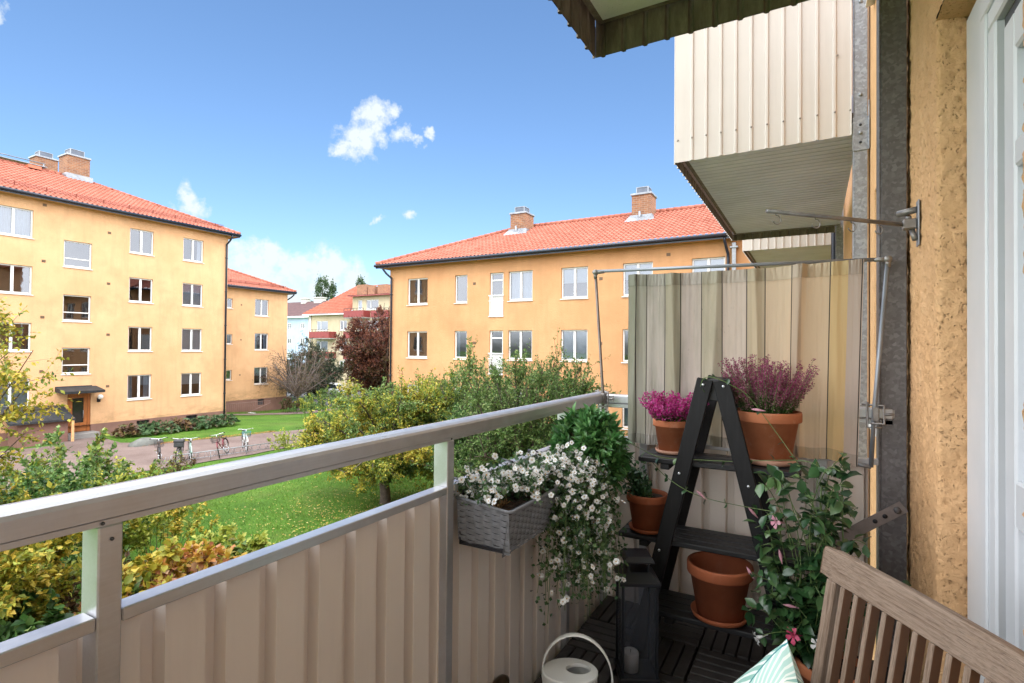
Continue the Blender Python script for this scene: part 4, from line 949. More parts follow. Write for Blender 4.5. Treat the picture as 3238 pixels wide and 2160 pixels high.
def clothmat(nm='screen_cloth', dark=1., tr_=.5):
    m, nt = newmat(nm); uv = coords(nt, 'uv'); sp_ = N(nt, 'ShaderNodeSeparateXYZ'); L(nt, uv, sp_.inputs[0]); u, vv = sp_.outputs[0], sp_.outputs[1]
    cs = [(0, (.30, .30, .24)), (.046, (.42, .41, .34)), (.093, (.50, .46, .41)), (.184, (.40, .37, .28)), (.258, (.58, .51, .46)), (.355, (.50, .45, .35)), (.447, (.66, .57, .49)), (.552, (.58, .49, .35)), (.627, (.72, .58, .42)), (.735, (.58, .47, .36)), (.77, (.74, .59, .41)), (.88, (.70, .53, .28)), (.945, (.58, .49, .42))]
    c = ramp(nt, u, cs, 'CONSTANT')
    geo = coords(nt, 'pos', (6, 6, 1.2))
    st = math_n(nt, 'MULTIPLY', ramp(nt, noise_n(nt, geo, 2.2, 7, .6), [(.46, 0.), (.75, .6)]), ramp(nt, u, [(.0, 1.), (.4, .65), (.62, .12), (1., .0)]))
    c = mixc(nt, st, c, (.17, .19, .12))
    sp2 = math_n(nt, 'MULTIPLY', ramp(nt, noise_n(nt, coords(nt, 'pos', (30, 30, 14)), 2, 4, .8), [(.62, 0.), (.7, .6)]), ramp(nt, noise_n(nt, geo, 1, 3), [(.48, 0.), (.6, 1.)]))
    sp2 = math_n(nt, 'MULTIPLY', sp2, ramp(nt, u, [(.2, 0.), (.33, 1.), (.46, .4), (.55, 0.)]))
    c = mixc(nt, sp2, c, (.12, .13, .12))
    seam = None
    for s in (.046, .093, .184, .258, .355, .447, .552, .627, .735, .88, .995):
        d = math_n(nt, 'LESS_THAN', math_n(nt, 'ABSOLUTE', math_n(nt, 'SUBTRACT', u, s)), .0021)
        seam = d if seam is None else math_n(nt, 'MAXIMUM', seam, d)
    c = mixc(nt, math_n(nt, 'MULTIPLY', seam, .95), c, (.04, .03, .025))
    c = mixc(nt, 1., c, (dark, dark, dark), 'MULTIPLY')
    b = N(nt, 'ShaderNodeBsdfPrincipled'); b.inputs['Roughness'].default_value = .9; L(nt, c, b.inputs['Base Color'])
    wv = noise_n(nt, coords(nt, 'pos', (1, 1, 1)), 400, 2); bp = N(nt, 'ShaderNodeBump', i={'Strength': .15, 'Distance': .001}); L(nt, wv, bp.inputs['Height']); L(nt, bp.outputs[0], b.inputs['Normal'])
    t = N(nt, 'ShaderNodeBsdfTranslucent'); L(nt, c, t.inputs[0]); mx = N(nt, 'ShaderNodeMixShader'); mx.inputs[0].default_value = tr_
    L(nt, b.outputs[0], mx.inputs[1]); L(nt, t.outputs[0], mx.inputs[2]); o = N(nt, 'ShaderNodeOutputMaterial'); L(nt, mx.outputs[0], o.inputs[0]); return m
M_cloth = clothmat()
def cloth(u0=0., u1=1., hem_top=False, hem_bot=False, dy=0.):
    nu, nv = 360, 70; vs = np.zeros((nv + 1, nu + 1, 3)); uvs = np.zeros((nv + 1, nu + 1, 2))
    folds = [(.235, .018, .016), (.42, .022, .014), (.592, .016, .012), (.75, .020, .030), (.775, .012, .02), (.03, .015, .01), (.12, .02, .004), (.90, .02, .006), (.30, .03, -.006), (.66, .05, -.008)]
    for j in range(nv + 1):
        v = j / nv
        for i in range(nu + 1):
            u = i / nu; x = -.858 + 1.046 * u - .022 * v * max(0, u - .6) * 2.5
            zt = 1.759 + .008 * (u - .5) - .012 * math.sin(u * math.pi) ; zb = .862 + .032 * math.sin(u * math.pi) ** .8 + .006 * math.sin(u * 37)
            z = zt + (zb - zt) * v
            y = 0
            for c, w, a in folds:
                cc = c + .012 * math.sin(v * 3 + c * 20); y -= 1.7 * a * math.exp(-((u - cc) / w) ** 2) * (.45 + .75 * math.sin(min(v, .9) * 2.2 + .4))
            y += .0035 * noise.noise((u * 60, v * 1.5, 3)) * (1 - .6 * v) + .014 * noise.noise((u * 12, v * 1.6, 9)) + .0022 * noise.noise((u * 140, v * 2.5, 1))
            if v < .07: y += .004 * noise.noise((u * 110, v * 20, 0))
            if v > .94: y += .005 * noise.noise((u * 120, v * 20, 4))
            vs[j, i] = (x, 2.778 + y + dy, z); uvs[j, i] = (u, v)
    j0, j1 = (0, nv)
    if hem_top: j1 = 5
    if hem_bot: j0 = nv - 4
    if not hem_top and not hem_bot: j0 = 0
    sub = vs[j0:j1 + 1]; su = uvs[j0:j1 + 1]; n = nu + 1
    idx = np.arange(sub.shape[0] - 1)[:, None] * n + np.arange(nu)[None]; F = np.stack([idx, idx + 1, idx + n + 1, idx + n], -1).reshape(-1, 4)
    return sub.reshape(-1, 3), F, su.reshape(-1, 2)
def clothobj(name, data, mat, par):
    v, F, uv = data; o = quadmesh(name, v, F, mat, par, smooth=True)
    l = o.data.uv_layers.new(name='UVMap'); l.data.foreach_set('uv', uv[F.ravel()].astype(np.float32).ravel()); return o
scr = thing('fabric_screen', 'weathered beige striped fabric screen stretched above the railing end behind the plant ladder', 'screen', (-.35, 2.79, .86))
clothobj('cloth', cloth(), M_cloth, scr)
M_hem = pbr('hem_cloth', (.44, .38, .33), .9, var=.12, vs=8, bs=300, bstr=.1)
M_hem = clothmat('screen_hem', .72, .12)
clothobj('top_hem', cloth(hem_top=True, dy=-.0035), M_hem, scr); clothobj('bottom_hem', cloth(hem_bot=True, dy=-.0035), M_hem, scr)

# ---- black plant ladder
ld = thing('plant_ladder', 'black stained A-frame plant ladder with three slatted shelves', 'plant stand', (-.375, 2.57, 0))
def legbd(x0, x1, ya, yb, w=.066):
    m = MB(); d = V((x1 - x0, 0, -1.235)).normalized(); m.beam((x0, (ya + yb) / 2, 1.235), (x1, (ya + yb) / 2, 0.003), yb - ya, w, (0, 1, 0) if False else V((0, 1, 0)).cross(d), 0, .003); return m
for ya, yb in ((2.418, 2.443), (2.695, 2.72)):
    legbd(-.409, -.70, ya, yb).build('leg', M_bl, ld); legbd(-.345, -.045, ya, yb).build('leg', M_bl, ld)
m = MB(); m.bbox(-.40, 2.444, 1.14, -.352, 2.694, 1.235, .004); m.build('top_block', M_bw, ld)
for z, xa, xb in ((.872, -.705, -.045), (.512, -.80, .01), (.187, -.685, .02)):
    m = MB()
    for k in range(4): m.bbox(xa, 2.446 + k * .0625, z - .024, xb, 2.446 + k * .0625 + .057, z - random.uniform(0, .0015), .004)
    for xx in (xa + .12, xb - .12): m.bbox(xx - .02, 2.45, z - .05, xx + .02, 2.69, z - .0245, .003)
    m.build('shelf', M_bw, ld)
cx = lambda z, s: -.375 + s * (.034 + (1.235 - z) * .243)
screws(ld, [(cx(1.215, -1) - .002, 2.418, 1.212), (cx(1.215, 1) + .002, 2.418, 1.208), (cx(.8, -1), 2.418, .82), (cx(.8, 1), 2.418, .80), (cx(.45, -1), 2.418, .47), (cx(.45, 1), 2.418, .45)], (0, -1, 0), pbr('screw_bright', (.6, .62, .65), .3, .8), .006)

# ---- pots
def pot(name, label, x, y, z, R, H, mat, sauc, soil=True, group='terracotta pots on the plant ladder', rb=.68, rot=0, cat='flower pot'):
    t = thing(name, label, cat, (x, y, z), group)
    s = MB(); s.lathe([(.001, 0), (R * .72, 0), (R * .82, H * .03), (R * .88, H * .12), (R * .84, H * .125), (R * .76, H * .05), (.001, H * .045)], (x, y, z), 40); s.build('saucer', sauc, t)
    z0 = z + H * .05; rim = H * .20
    m = MB(); m.lathe([(.001, 0), (R * rb, 0), (R * .90, H - rim), (R * .985, H - rim), (R, H - rim + .004), (R, H - .008), (R * .985, H), (R * .90, H), (R * .885, H - .01), (R * .84, H - rim), (R * (rb - .04), .012), (.001, .012)], (x, y, z0), 48); m.build('pot_body', mat, t)
    if soil:
        m = MB(); n = 20; vs = [(x, y, z0 + H - .02)]
        for rr in (.3, .6, .86):
            for j in range(n): a = j * 6.283 / n; vs.append((x + math.cos(a) * R * rr, y + math.sin(a) * R * rr, z0 + H * .88 + .006 * noise.noise((a * 3, rr * 5, 1))))
        fs = [(0, 1 + j, 1 + (j + 1) % n) for j in range(n)] + [(1 + k * n + j, 1 + k * n + (j + 1) % n, 1 + (k + 1) * n + (j + 1) % n, 1 + (k + 1) * n + j) for k in range(2) for j in range(n)]
        m.add(vs, fs, 0, True); m.build('soil', M_soil, t)
    return t
pot('flower_pot', 'small terracotta pot of magenta heather on the top shelf, left of the ladder legs', -.587, 2.60, .873, .088, .150, M_pot, M_saucerp)
pot('flower_pot', 'large terracotta pot of tall purple heather on the top shelf, right of the ladder legs', -.178, 2.60, .873, .135, .215, M_pot, M_saucerp)
pot('flower_pot', 'wet dark terracotta pot of a leafy rose on the left end of the middle shelf', -.685, 2.53, .513, .096, .165, M_potw, M_potw)
pot('flower_pot', 'big empty terracotta pot on its saucer on the bottom shelf', -.362, 2.53, .188, .138, .225, M_potw, M_potw, False)

# ---- lantern
ln = thing('lantern', 'black metal lantern with glass sides standing on the deck behind the white watering can', 'lantern', (-.68, 2.22, 0), rz=0)
Rz = Matrix.Translation((-.650, 2.245, 0)) @ Matrix.Rotation(rad(27.5), 4, 'Z')
m = MB(); h = .0755
for sx in (-1, 1):
    for sy in (-1, 1): m.bbox(sx * h - (.012 if sx > 0 else 0), sy * h - (.012 if sy > 0 else 0), .02, sx * h + (0 if sx > 0 else .012), sy * h + (0 if sy > 0 else .012), .395, .002, 0, Rz)
m.bbox(-h - .006, -h - .006, .0, h + .006, h + .006, .022, .003, 0, Rz); m.bbox(-h - .008, -h - .008, .395, h + .008, h + .008, .412, .003, 0, Rz)
m.build('frame', M_black, ln)
m = MB(); q = [(-h - .004, .412), (-.045, .445)]
vs = [Rz @ V((sx * r, sy * r, z)) for r, z in ((h + .006, .413), (.046, .442)) for sx, sy in ((-1, -1), (1, -1), (1, 1), (-1, 1))]
m.add(vs, [(0, 1, 5, 4), (1, 2, 6, 5), (2, 3, 7, 6), (3, 0, 4, 7), (4, 5, 6, 7)])
for sx in (-1, 1):
    for sy in (-1, 1): m.box(sx * .04 - .004, sy * .04 - .004, .44, sx * .04 + .004, sy * .04 + .004, .485, 0, Rz)
vs = [Rz @ V((sx * r, sy * r, z)) for r, z in ((.062, .482), (.062, .487), (.05, .505)) for sx, sy in ((-1, -1), (1, -1), (1, 1), (-1, 1))]
m.add(vs, [(3, 2, 1, 0), (0, 1, 5, 4), (1, 2, 6, 5), (2, 3, 7, 6), (3, 0, 4, 7), (4, 5, 9, 8), (5, 6, 10, 9), (6, 7, 11, 10), (7, 4, 8, 11), (8, 9, 10, 11)])
m.build('roof', M_black, ln)
m = MB()
for k in range(4):
    R4 = Rz @ Matrix.Rotation(k * math.pi / 2, 4, 'Z'); m.box(-h + .012, -h + .004, .022, h - .012, -h + .006, .395, 0, R4)
def smokeglass():
    m_, nt = newmat('lantern_glass'); t = N(nt, 'ShaderNodeBsdfTransparent'); t.inputs[0].default_value = (.86, .87, .9, 1)
    gl = N(nt, 'ShaderNodeBsdfPrincipled', i={'Roughness': .25}); gl.inputs['Base Color'].default_value = (.12, .13, .15, 1)
    mx = N(nt, 'ShaderNodeMixShader'); mx.inputs[0].default_value = .15; L(nt, t.outputs[0], mx.inputs[1]); L(nt, gl.outputs[0], mx.inputs[2]); o = N(nt, 'ShaderNodeOutputMaterial'); L(nt, mx.outputs[0], o.inputs[0]); return m_
m.build('glass', smokeglass(), ln)
cd = thing('candle', 'thick off-white candle standing inside the black lantern', 'candle', (-.66, 2.225, .022))
m = MB(); m.lathe([(.001, 0), (.033, 0), (.034, .07), (.031, .077), (.02, .073), (.001, .07)], (-.668, 2.222, .024), 24); m.build('wax', M_candle, cd)
m = MB(); m.tube([(-.668, 2.222, .094), (-.667, 2.222, .108)], .0012, 5); m.build('wick', M_black, cd)

# ---- watering can
wc = thing('watering_can', 'white enamel watering can with a tall arched handle beside the railing', 'watering can', (-.70, 1.66, 0))
ang = rad(27); C0 = V((-.700, 1.655, 0)); Mc = Matrix.Translation(C0) @ Matrix.Rotation(ang, 4, 'Z')
m = MB(); m.lathe([(.001, 0), (.072, 0), (.084, .02), (.087, .29), (.089, .293), (.089, .300), (.086, .303), (.083, .300)], (0, 0, 0), 40, 0, 1.03, .80, Mc.to_3x3().to_4x4()); 
m.v = [tuple(V(p) + C0) for p in m.v]
m.build('can_body', M_wcan, wc)
m = MB(); n = 40; hc, hr_ = V((.028, .006)), .036
outer = [(.084 * 1.03 * math.cos(t), .084 * .8 * math.sin(t)) for t in [i * 6.2832 / n for i in range(n)]]; inner = [(hc.x + hr_ * 1.15 * math.cos(t), hc.y + hr_ * .85 * math.sin(t)) for t in [i * 6.2832 / n for i in range(n)]]
vs = [Mc @ V((*p, .302)) for p in outer] + [Mc @ V((*p, .304)) for p in inner] + [Mc @ V((*p, .292)) for p in inner]
m.add(vs, [(i, (i + 1) % n, n + (i + 1) % n, n + i) for i in range(n)] + [(n + i, n + (i + 1) % n, 2 * n + (i + 1) % n, 2 * n + i) for i in range(n)], 0, False); m.build('lid', M_wcan, wc)
m = MB(); m.lathe([(.001, .05), (.078, .05)], C0, 24, 0, 1, .8); m.build('water', pbr('can_inside', (.25, .27, .28), .2), wc)
m = MB(); pts = []
for k in range(25):
    t = rad(195 - k * 9.6); pts.append(Mc @ V((.022 + .112 * math.cos(t), -.005 - .02 * math.cos(t), .285 + .135 * math.sin(t))))
pts.append(Mc @ V((.128, -.02, .12)))
vs = []
for i, p_ in enumerate(pts):
    t = (pts[min(i + 1, len(pts) - 1)] - pts[max(i - 1, 0)]).normalized(); w = (Mc.to_3x3() @ V((0, 1, 0))); nrm = t.cross(w).normalized()
    for a_, b_ in ((-1, .3), (-.6, 1), (.6, 1), (1, .3), (.6, -.4), (-.6, -.4)): vs.append(p_ + w * a_ * .013 + nrm * b_ * .0035)
m.add(vs, [(i * 6 + j, i * 6 + (j + 1) % 6, (i + 1) * 6 + (j + 1) % 6, (i + 1) * 6 + j) for i in range(len(pts) - 1) for j in range(6)], 0, True); m.build('handle', M_wcan, wc)
m = MB(); m.tube([Mc @ V((-.07, .02, .05)), Mc @ V((-.2, .05, .07)), V((-.965, 1.69, .125))], [.018, .012, .011], 10); m.build('spout', M_wcan, wc)
m = MB(); dd = V((-.35, -.35, .8)).normalized(); qm = dd.to_track_quat('Z', 'Y').to_matrix().to_4x4()
m.lathe([(.008, -.05), (.02, -.02), (.034, 0), (.037, .008), (.03, .018), (.015, .024), (.001, .026)], (-.99, 1.705, .135), 24, 0, 1, 1, qm); m.build('rose', pbr('rose_bronze', (.10, .075, .055), .3, .8), wc)

# ---- wicker box on the rail
def wicker(label, y0, y1, grp):
    t = thing('flower_box', label, 'flower box', (-.92, (y0 + y1) / 2, .72), grp)
    M_w = pbr('grey_wicker', (.165, .17, .185), .55, var=.3, vs=40)
    def wall(P, Q, lean, name):
        P, Q = V(P), V(Q); d = (Q - P); ln_ = d.length; d.normalize(); nn = V((d.y, -d.x, 0)); m = MB(); rows = 14; hh = .135 / rows
        for r in range(rows):
            k = int(ln_ / .028); z = P.z + r * hh
            for i in range(k):
                o_ = .0035 if (i + r) % 2 else -.001
                off = (r * .5 % 1) * .0
                a0, a1 = ln_ * i / k, ln_ * (i + 1) / k; am = (a0 + a1) / 2; ins = lean * (1 - r / rows)
                B = lambda a, zz, oo: P + d * a + nn * (oo - ins) + V((0, 0, zz - P.z))
                m.add([B(a0, z, 0), B(a0, z + hh * .93, 0), B(am, z + hh * .03, o_ + .002), B(am, z + hh * .9, o_ + .002), B(a1, z, 0), B(a1, z + hh * .93, 0)], [(0, 2, 3, 1), (2, 4, 5, 3)], 0, True)
        return m.build(name, M_w, t)
    zt, zb = .858, .722
    # corners: rail side (-1.0) and balcony side (-.82); the box sags towards the balcony
    wall((-1.0, y0, .745), (-.815, y0 + .012, .722), .012, 'woven_end'); wall((-.815, y0 + .012, .715), (-.815, y1, .715), .022, 'woven_side'); wall((-.815, y1, .722), (-1.0, y1, .74), .01, 'woven_end')
    m = MB(); m.tube([(-1.0, y0, .882), (-.82, y0 + .012, .858), (-.812, y0 + .03, .855), (-.812, y1, .855), (-1.0, y1, .88), (-1.0, y0, .882)], .0055, 6, sx=1.); 
    m.build('woven_rim', M_w, t)
    m = MB(); m.box(-.995, y0 + .01, .73, -.835, y1 - .01, .74); m.box(-.996, y0 + .01, .73, -.99, y1 - .01, .88); m.box(-.845, y0 + .025, .745, -.838, y1 - .01, .845); m.box(-.99, y0 + .034, .745, -.84, y0 + .038, .845); m.build('liner', M_black, t)
    m = MB(); nx_, ny_ = 10, 30; vs = []
    for i in range(nx_ + 1):
        for j in range(ny_ + 1):
            x = -.99 + .15 * i / nx_; y = y0 + .02 + (y1 - y0 - .04) * j / ny_; vs.append((x, y, .835 + .012 * noise.noise((x * 30, y * 30, 2)) + .008 * noise.noise((x * 90, y * 90, 2))))
    m.add(vs, [(i * (ny_ + 1) + j, i * (ny_ + 1) + j + 1, (i + 1) * (ny_ + 1) + j + 1, (i + 1) * (ny_ + 1) + j) for i in range(nx_) for j in range(ny_)], 0, False); m.build('soil', M_soil, t)
    m = MB()
    for y in (y0 + .03, y1 - .05): m.tube([(-.99, y, .86), (-1.0, y, .93), (-1.045, y, .935), (-1.05, y, .90)], .005, 6)
    m.build('hanging_hook', M_black, t)
    return t
wicker('grey woven flower box hooked on the railing, full of white flowers', 1.425, 1.84, 'woven boxes hooked on the railing')
wicker('second grey woven flower box, hidden under the leafy ball farther along the railing', 1.98, 2.30, 'woven boxes hooked on the railing')

# ---- teak chair
e = V((.645, -.764, 0)).normalized(); nf = V((-e.y * -1, 0, 0)); nf = V((-.764, -.645, 0)).normalized()
P0 = V((.033, 1.635, 0)); CH_W = .455
ct = thing('teak_chair', 'weathered teak chair with a slatted back, cut off by the lower right corner', 'chair', tuple(P0))
lean = V((nf.x * -.252, nf.y * -.252, .968)).normalized()          # up along the back
def cpt(a, s, n=0.): return P0 + e * a + lean * s + nf.normalized() * n      # a along rail, s down the back from z=.85
M4 = Matrix(((e.x, -nf.x, lean.x, P0.x), (e.y, -nf.y, lean.y, P0.y), (0, 0, lean.z, .85), (0, 0, 0, 1)))
def chpart(name, bx, mat, b=.004):
    """parts are meshed in the chair back's own frame so that the wood grain follows them"""
    m = MB()
    for q in bx: m.bbox(*q, b)
    o_ = m.build(name, mat, None, (0, 0, 0)); o_.parent = ct; o_.matrix_local = Matrix.Translation(-P0) @ M4; return o_
# top rail bowed: build in segments
m = MB(); k = 14; vs = []
for i in range(k + 1):
    a = -.012 + (CH_W + .024) * i / k; bow = .012 * math.sin(math.pi * i / k); r0 = .006 if i in (0, k) else 0
    prof2 = [(-.0, -.078 + r0), (-.0, -.006 - r0), (.004, -r0 * .5), (.024, 0 - r0), (.030, -.006), (.030, -.074), (.026, -.078 + r0)]
    vs += [(a, b + bow, c_) for b, c_ in prof2]
n = 7; m.add(vs, [(i * n + j, i * n + (j + 1) % n, (i + 1) * n + (j + 1) % n, (i + 1) * n + j) for i in range(k) for j in range(n)] + [tuple(range(n)), tuple(k * n + j for j in range(n - 1, -1, -1))])
o_ = m.build('top_rail', M_teakL, None, (0, 0, 0)); o_.parent = ct; o_.matrix_local = Matrix.Translation(-P0) @ M4
bv = o_.modifiers.new('b', 'BEVEL'); bv.width = .003; bv.segments = 2; bv.limit_method = 'ANGLE'
chpart('stile', [(.004, .003, -.46, .034, .027, -.078)], M_teakV); chpart('stile', [(CH_W - .034, .003, -.46, CH_W - .004, .027, -.078)], M_teakV)
ns = 10
def slat(a, bow):
    m = MB(); m.bbox(a - .0065, .000 + bow, -.43, a + .0065, .028 + bow, -.078, .002)
    for i_, f_ in enumerate(m.f):
        xs_ = [m.v[k][0] for k in f_]
        if max(xs_) - min(xs_) < 1e-4: m.m[i_] = 1
    o_ = m.build('slat', [M_teakV, M_teakD], None, (0, 0, 0)); o_.parent = ct; o_.matrix_local = Matrix.Translation(-P0) @ M4
for i in range(ns):
    a = .034 + (CH_W - .068) * (i + .5) / ns + .004; bow = .010 * math.sin(math.pi * (a / CH_W)); slat(a, bow)
chpart('lower_rail', [(.034, .004, -.46, CH_W - .034, .026, -.43)], M_teakL)
M5 = Matrix(((e.x, -nf.x, 0, P0.x), (e.y, -nf.y, 0, P0.y), (0, 0, 1, 0), (0, 0, 0, 1)))
m = MB()
for i in range(9): m.bbox(.02, -.50 + i * .047, .40, CH_W - .02, -.50 + i * .047 + .04, .418, .003)
o_ = m.build('seat', M_teakL, None, (0, 0, 0)); o_.parent = ct; o_.matrix_local = Matrix.Translation(-P0) @ M5
for a in (.02, CH_W - .045):
    for q0, q1 in (((a, -.47, 0), (a, -.08, .44)), ((a + .026, -.0, 0), (a + .026, -.46, .41))):
        m = MB(); m.beam(q0, q1, .024, .04, (1, 0, 0), 0, .003); o_ = m.build('leg', M_teakV, None, (0, 0, 0)); o_.parent = ct; o_.matrix_local = Matrix.Translation(-P0) @ M5
# cushion
def cushmat():
    m_, nt = newmat('leaf_print_fabric'); uv = coords(nt, 'uv', (1, 1, 1)); s_ = N(nt, 'ShaderNodeSeparateXYZ'); L(nt, uv, s_.inputs[0]); u, v_ = s_.outputs[0], s_.outputs[1]
    # diagonal leaves: midribs every .42, veins as V-shaped stripes curving off the rib
    d = math_n(nt, 'ADD', u, math_n(nt, 'MULTIPLY', v_, .55)); cell = math_n(nt, 'PINGPONG', d, .19)
    w = math_n(nt, 'SINE', math_n(nt, 'MULTIPLY', math_n(nt, 'ADD', math_n(nt, 'SUBTRACT', v_, math_n(nt, 'MULTIPLY', math_n(nt, 'POWER', cell, .7), .9)), math_n(nt, 'MULTIPLY', noise_n(nt, uv, 5, 2), .05)), 95.))
    vein = ramp(nt, w, [(.2, 0.), (.55, 1.)])
    idd = math_n(nt, 'FLOORED_MODULO', math_n(nt, 'FLOOR', math_n(nt, 'DIVIDE', d, .19)), 2.)
    base = mixc(nt, idd, (.26, .46, .40), (.42, .62, .56))
    c = mixc(nt, vein, base, (.72, .78, .72))
    rib = math_n(nt, 'LESS_THAN', cell, .006); edge = math_n(nt, 'GREATER_THAN', cell, .183)
    c = mixc(nt, rib, c, (.80, .84, .78)); c = mixc(nt, edge, c, (.06, .24, .25))
    bsdf(nt, c, .85, 0, noise_n(nt, uv, 300, 2), .2, .001, .2); return m_
cu = thing('cushion', 'mint green cushion with a white leaf print leaning on the teak chair', 'cushion', (-.05, 1.45, .42))
nu = 40; vs = np.zeros((2, nu + 1, nu + 1, 3)); uvs = []
cen = V((-.105, 1.415, .375)); 
ea = (e * .80 + V((0, 0, -.60))).normalized(); nn = (nf * .93 + V((0, 0, .36))).normalized(); ea = (ea - nn * ea.dot(nn)).normalized(); eb = nn.cross(ea)
if eb.z < 0: eb = -eb
S_ = .205
for s in (0, 1):
    for i in range(nu + 1):
        for j in range(nu + 1):
            a, b = 2 * i / nu - 1, 2 * j / nu - 1; r = (1 - a ** 4) * (1 - b ** 4); th = .065 * max(0, r) ** .55
            pin = 1 - .10 * (1 - abs(a) ** 2) * abs(b) ** 3 - .0; pin2 = 1 - .10 * (1 - abs(b) ** 2) * abs(a) ** 3
            p_ = cen + ea * a * S_ * pin2 + eb * b * S_ * pin + nn * (th * (1 if s == 0 else -1) + .003 * noise.noise((a * 3, b * 3, s * 5)))
            vs[s, i, j] = p_
n = nu + 1; idx = np.arange(nu)[:, None] * n + np.arange(nu)[None]; F = np.stack([idx, idx + 1, idx + n + 1, idx + n], -1).reshape(-1, 4)
Fa = np.concatenate([F, F[:, ::-1] + n * n]); o_ = quadmesh('cover', vs.reshape(-1, 3), Fa, cushmat(), cu, smooth=True)
ug = np.stack(np.meshgrid(np.linspace(0, 1, n), np.linspace(0, 1, n), indexing='ij'), -1).reshape(-1, 2); ug = np.concatenate([ug, ug]); l = o_.data.uv_layers.new(name='UVMap'); l.data.foreach_set('uv', ug[Fa.ravel()].astype(np.float32).ravel())
# ============================================================ vegetation
L_yel = leafmat('leaf_yellow', [(.13, .18, .025), (.27, .29, .035), (.44, .39, .05), (.54, .42, .06), (.46, .30, .05)])
L_yg = leafmat('leaf_yellow_green', [(.07, .13, .018), (.15, .22, .03), (.28, .32, .045), (.42, .40, .05), (.55, .45, .06)])
L_gr = leafmat('leaf_green', [(.035, .085, .018), (.07, .145, .03), (.12, .21, .05), (.18, .27, .08), (.30, .36, .14)])
L_grd = leafmat('leaf_deep_green', [(.02, .06, .015), (.04, .11, .02), (.07, .16, .035), (.12, .22, .05)])
L_mix = leafmat('leaf_green_mixed', [(.04, .09, .02), (.09, .16, .03), (.20, .27, .04), (.35, .36, .05), (.12, .10, .04)])
L_or = leafmat('leaf_orange', [(.26, .25, .04), (.46, .31, .04), (.46, .22, .04), (.42, .17, .08), (.42, .28, .17)])
L_redd = leafmat('leaf_red_orange', [(.40, .10, .03), (.5, .18, .03), (.38, .14, .08)])
L_ly = leafmat('leaf_lime_yellow', [(.17, .24, .03), (.30, .36, .05), (.42, .43, .08), (.24, .29, .05)])
L_brn = leafmat('leaf_brown_purple', [(.06, .035, .025), (.11, .06, .035), (.16, .10, .04), (.10, .12, .04)])
L_cop = leafmat('leaf_copper', [(.055, .018, .018), (.10, .03, .022), (.17, .055, .028), (.26, .10, .05)])
L_host = leafmat('leaf_hosta', [(.03, .07, .025), (.05, .11, .04), (.09, .16, .07), (.10, .06, .035)])
L_pop = leafmat('leaf_poplar', [(.035, .065, .03), (.06, .10, .045), (.10, .15, .07)])

def shrub(label, cat, x, y, R, H, nst, lps, ls, mat, seed, group=None, name='shrub', base=None, wr=.55, twm=None, vase=.45, irr=.25, stemr=.008, rich=False, topshoot=0., Ry=None):
    r = np.random.default_rng(seed); zb = float(gz(x, y)) if base is None else base
    t = thing(name, label, cat, (x, y, zb), group); m = MB(); P = []; D = []
    Ry = Ry or R
    lps = int(lps * 1.5)
    for s in range(nst):
        a = r.uniform(0, 6.283); q = math.sqrt(r.uniform(0, 1)); h = H * (1 - .45 * q ** 2) * r.uniform(1 - irr, 1.0)
        if r.uniform() < topshoot: h *= r.uniform(1.05, 1.3)
        p0 = np.array([x + math.cos(a) * R * q * vase, y + math.sin(a) * Ry * q * vase, zb]); p3 = np.array([x + math.cos(a) * R * q, y + math.sin(a) * Ry * q, zb + h])
        p1 = p0 + np.array([0, 0, h * .5]) + r.normal(size=3) * .08 * R; p2 = p3 - np.array([math.cos(a) * R * .15 * q, math.sin(a) * R * .15 * q, h * .25]) + r.normal(size=3) * .05 * R
        ts = np.linspace(0, 1, 7); pts = [(1 - t_) ** 3 * p0 + 3 * (1 - t_) ** 2 * t_ * p1 + 3 * (1 - t_) * t_ ** 2 * p2 + t_ ** 3 * p3 for t_ in ts]
        m.tube(pts, [stemr * (1 - .8 * k / 6) for k in range(7)], 4, cap=False)
        segs = [(pts[k], pts[k + 1]) for k in range(2, 6)]
        for k in range(4):
            b0 = pts[r.integers(2, 6)]; d = np.array([math.cos(a) * .6, math.sin(a) * .6, .5]) + r.normal(size=3) * .7; d = d / np.linalg.norm(d) * r.uniform(.12, .3) * min(R, H) ** .7
            m.tube([b0, b0 + d * .5 + r.normal(size=3) * .02, b0 + d], [stemr * .5, stemr * .35, stemr * .15], 3, cap=False); segs.append((b0, b0 + d * .5)); segs.append((b0 + d * .5, b0 + d))
        for k in range(lps):
            s0, s1 = segs[r.integers(0, len(segs))]; t_ = r.uniform(); d = s1 - s0
            P.append(s0 + d * t_ + r.normal(size=3) * ls * .15); D.append(d / (np.linalg.norm(d) + 1e-6) * .5 + r.normal(size=3) * .8 + np.array([math.cos(a), math.sin(a), -.1]) * .3)
    m.build('stems', twm or M_twig, t)
    P = np.array(P); D = np.array(D); sz = r.uniform(.75, 1.35, len(P)) * ls
    if isinstance(mat, list):
        nz = np.array([noise.noise((p[0] * .9, p[1] * .9, p[2] * 1.2)) for p in P]) + r.normal(size=len(P)) * .12
        qs = np.quantile(nz, np.linspace(0, 1, len(mat) + 1)); 
        for k, mm in enumerate(mat):
            sel = (nz >= qs[k]) & (nz <= qs[k + 1]); leaf_obj('foliage', P[sel], D[sel], sz[sel], mm, t, wr, rich)
    else: leaf_obj('foliage', P, D, sz, mat, t, wr, rich)
    return t
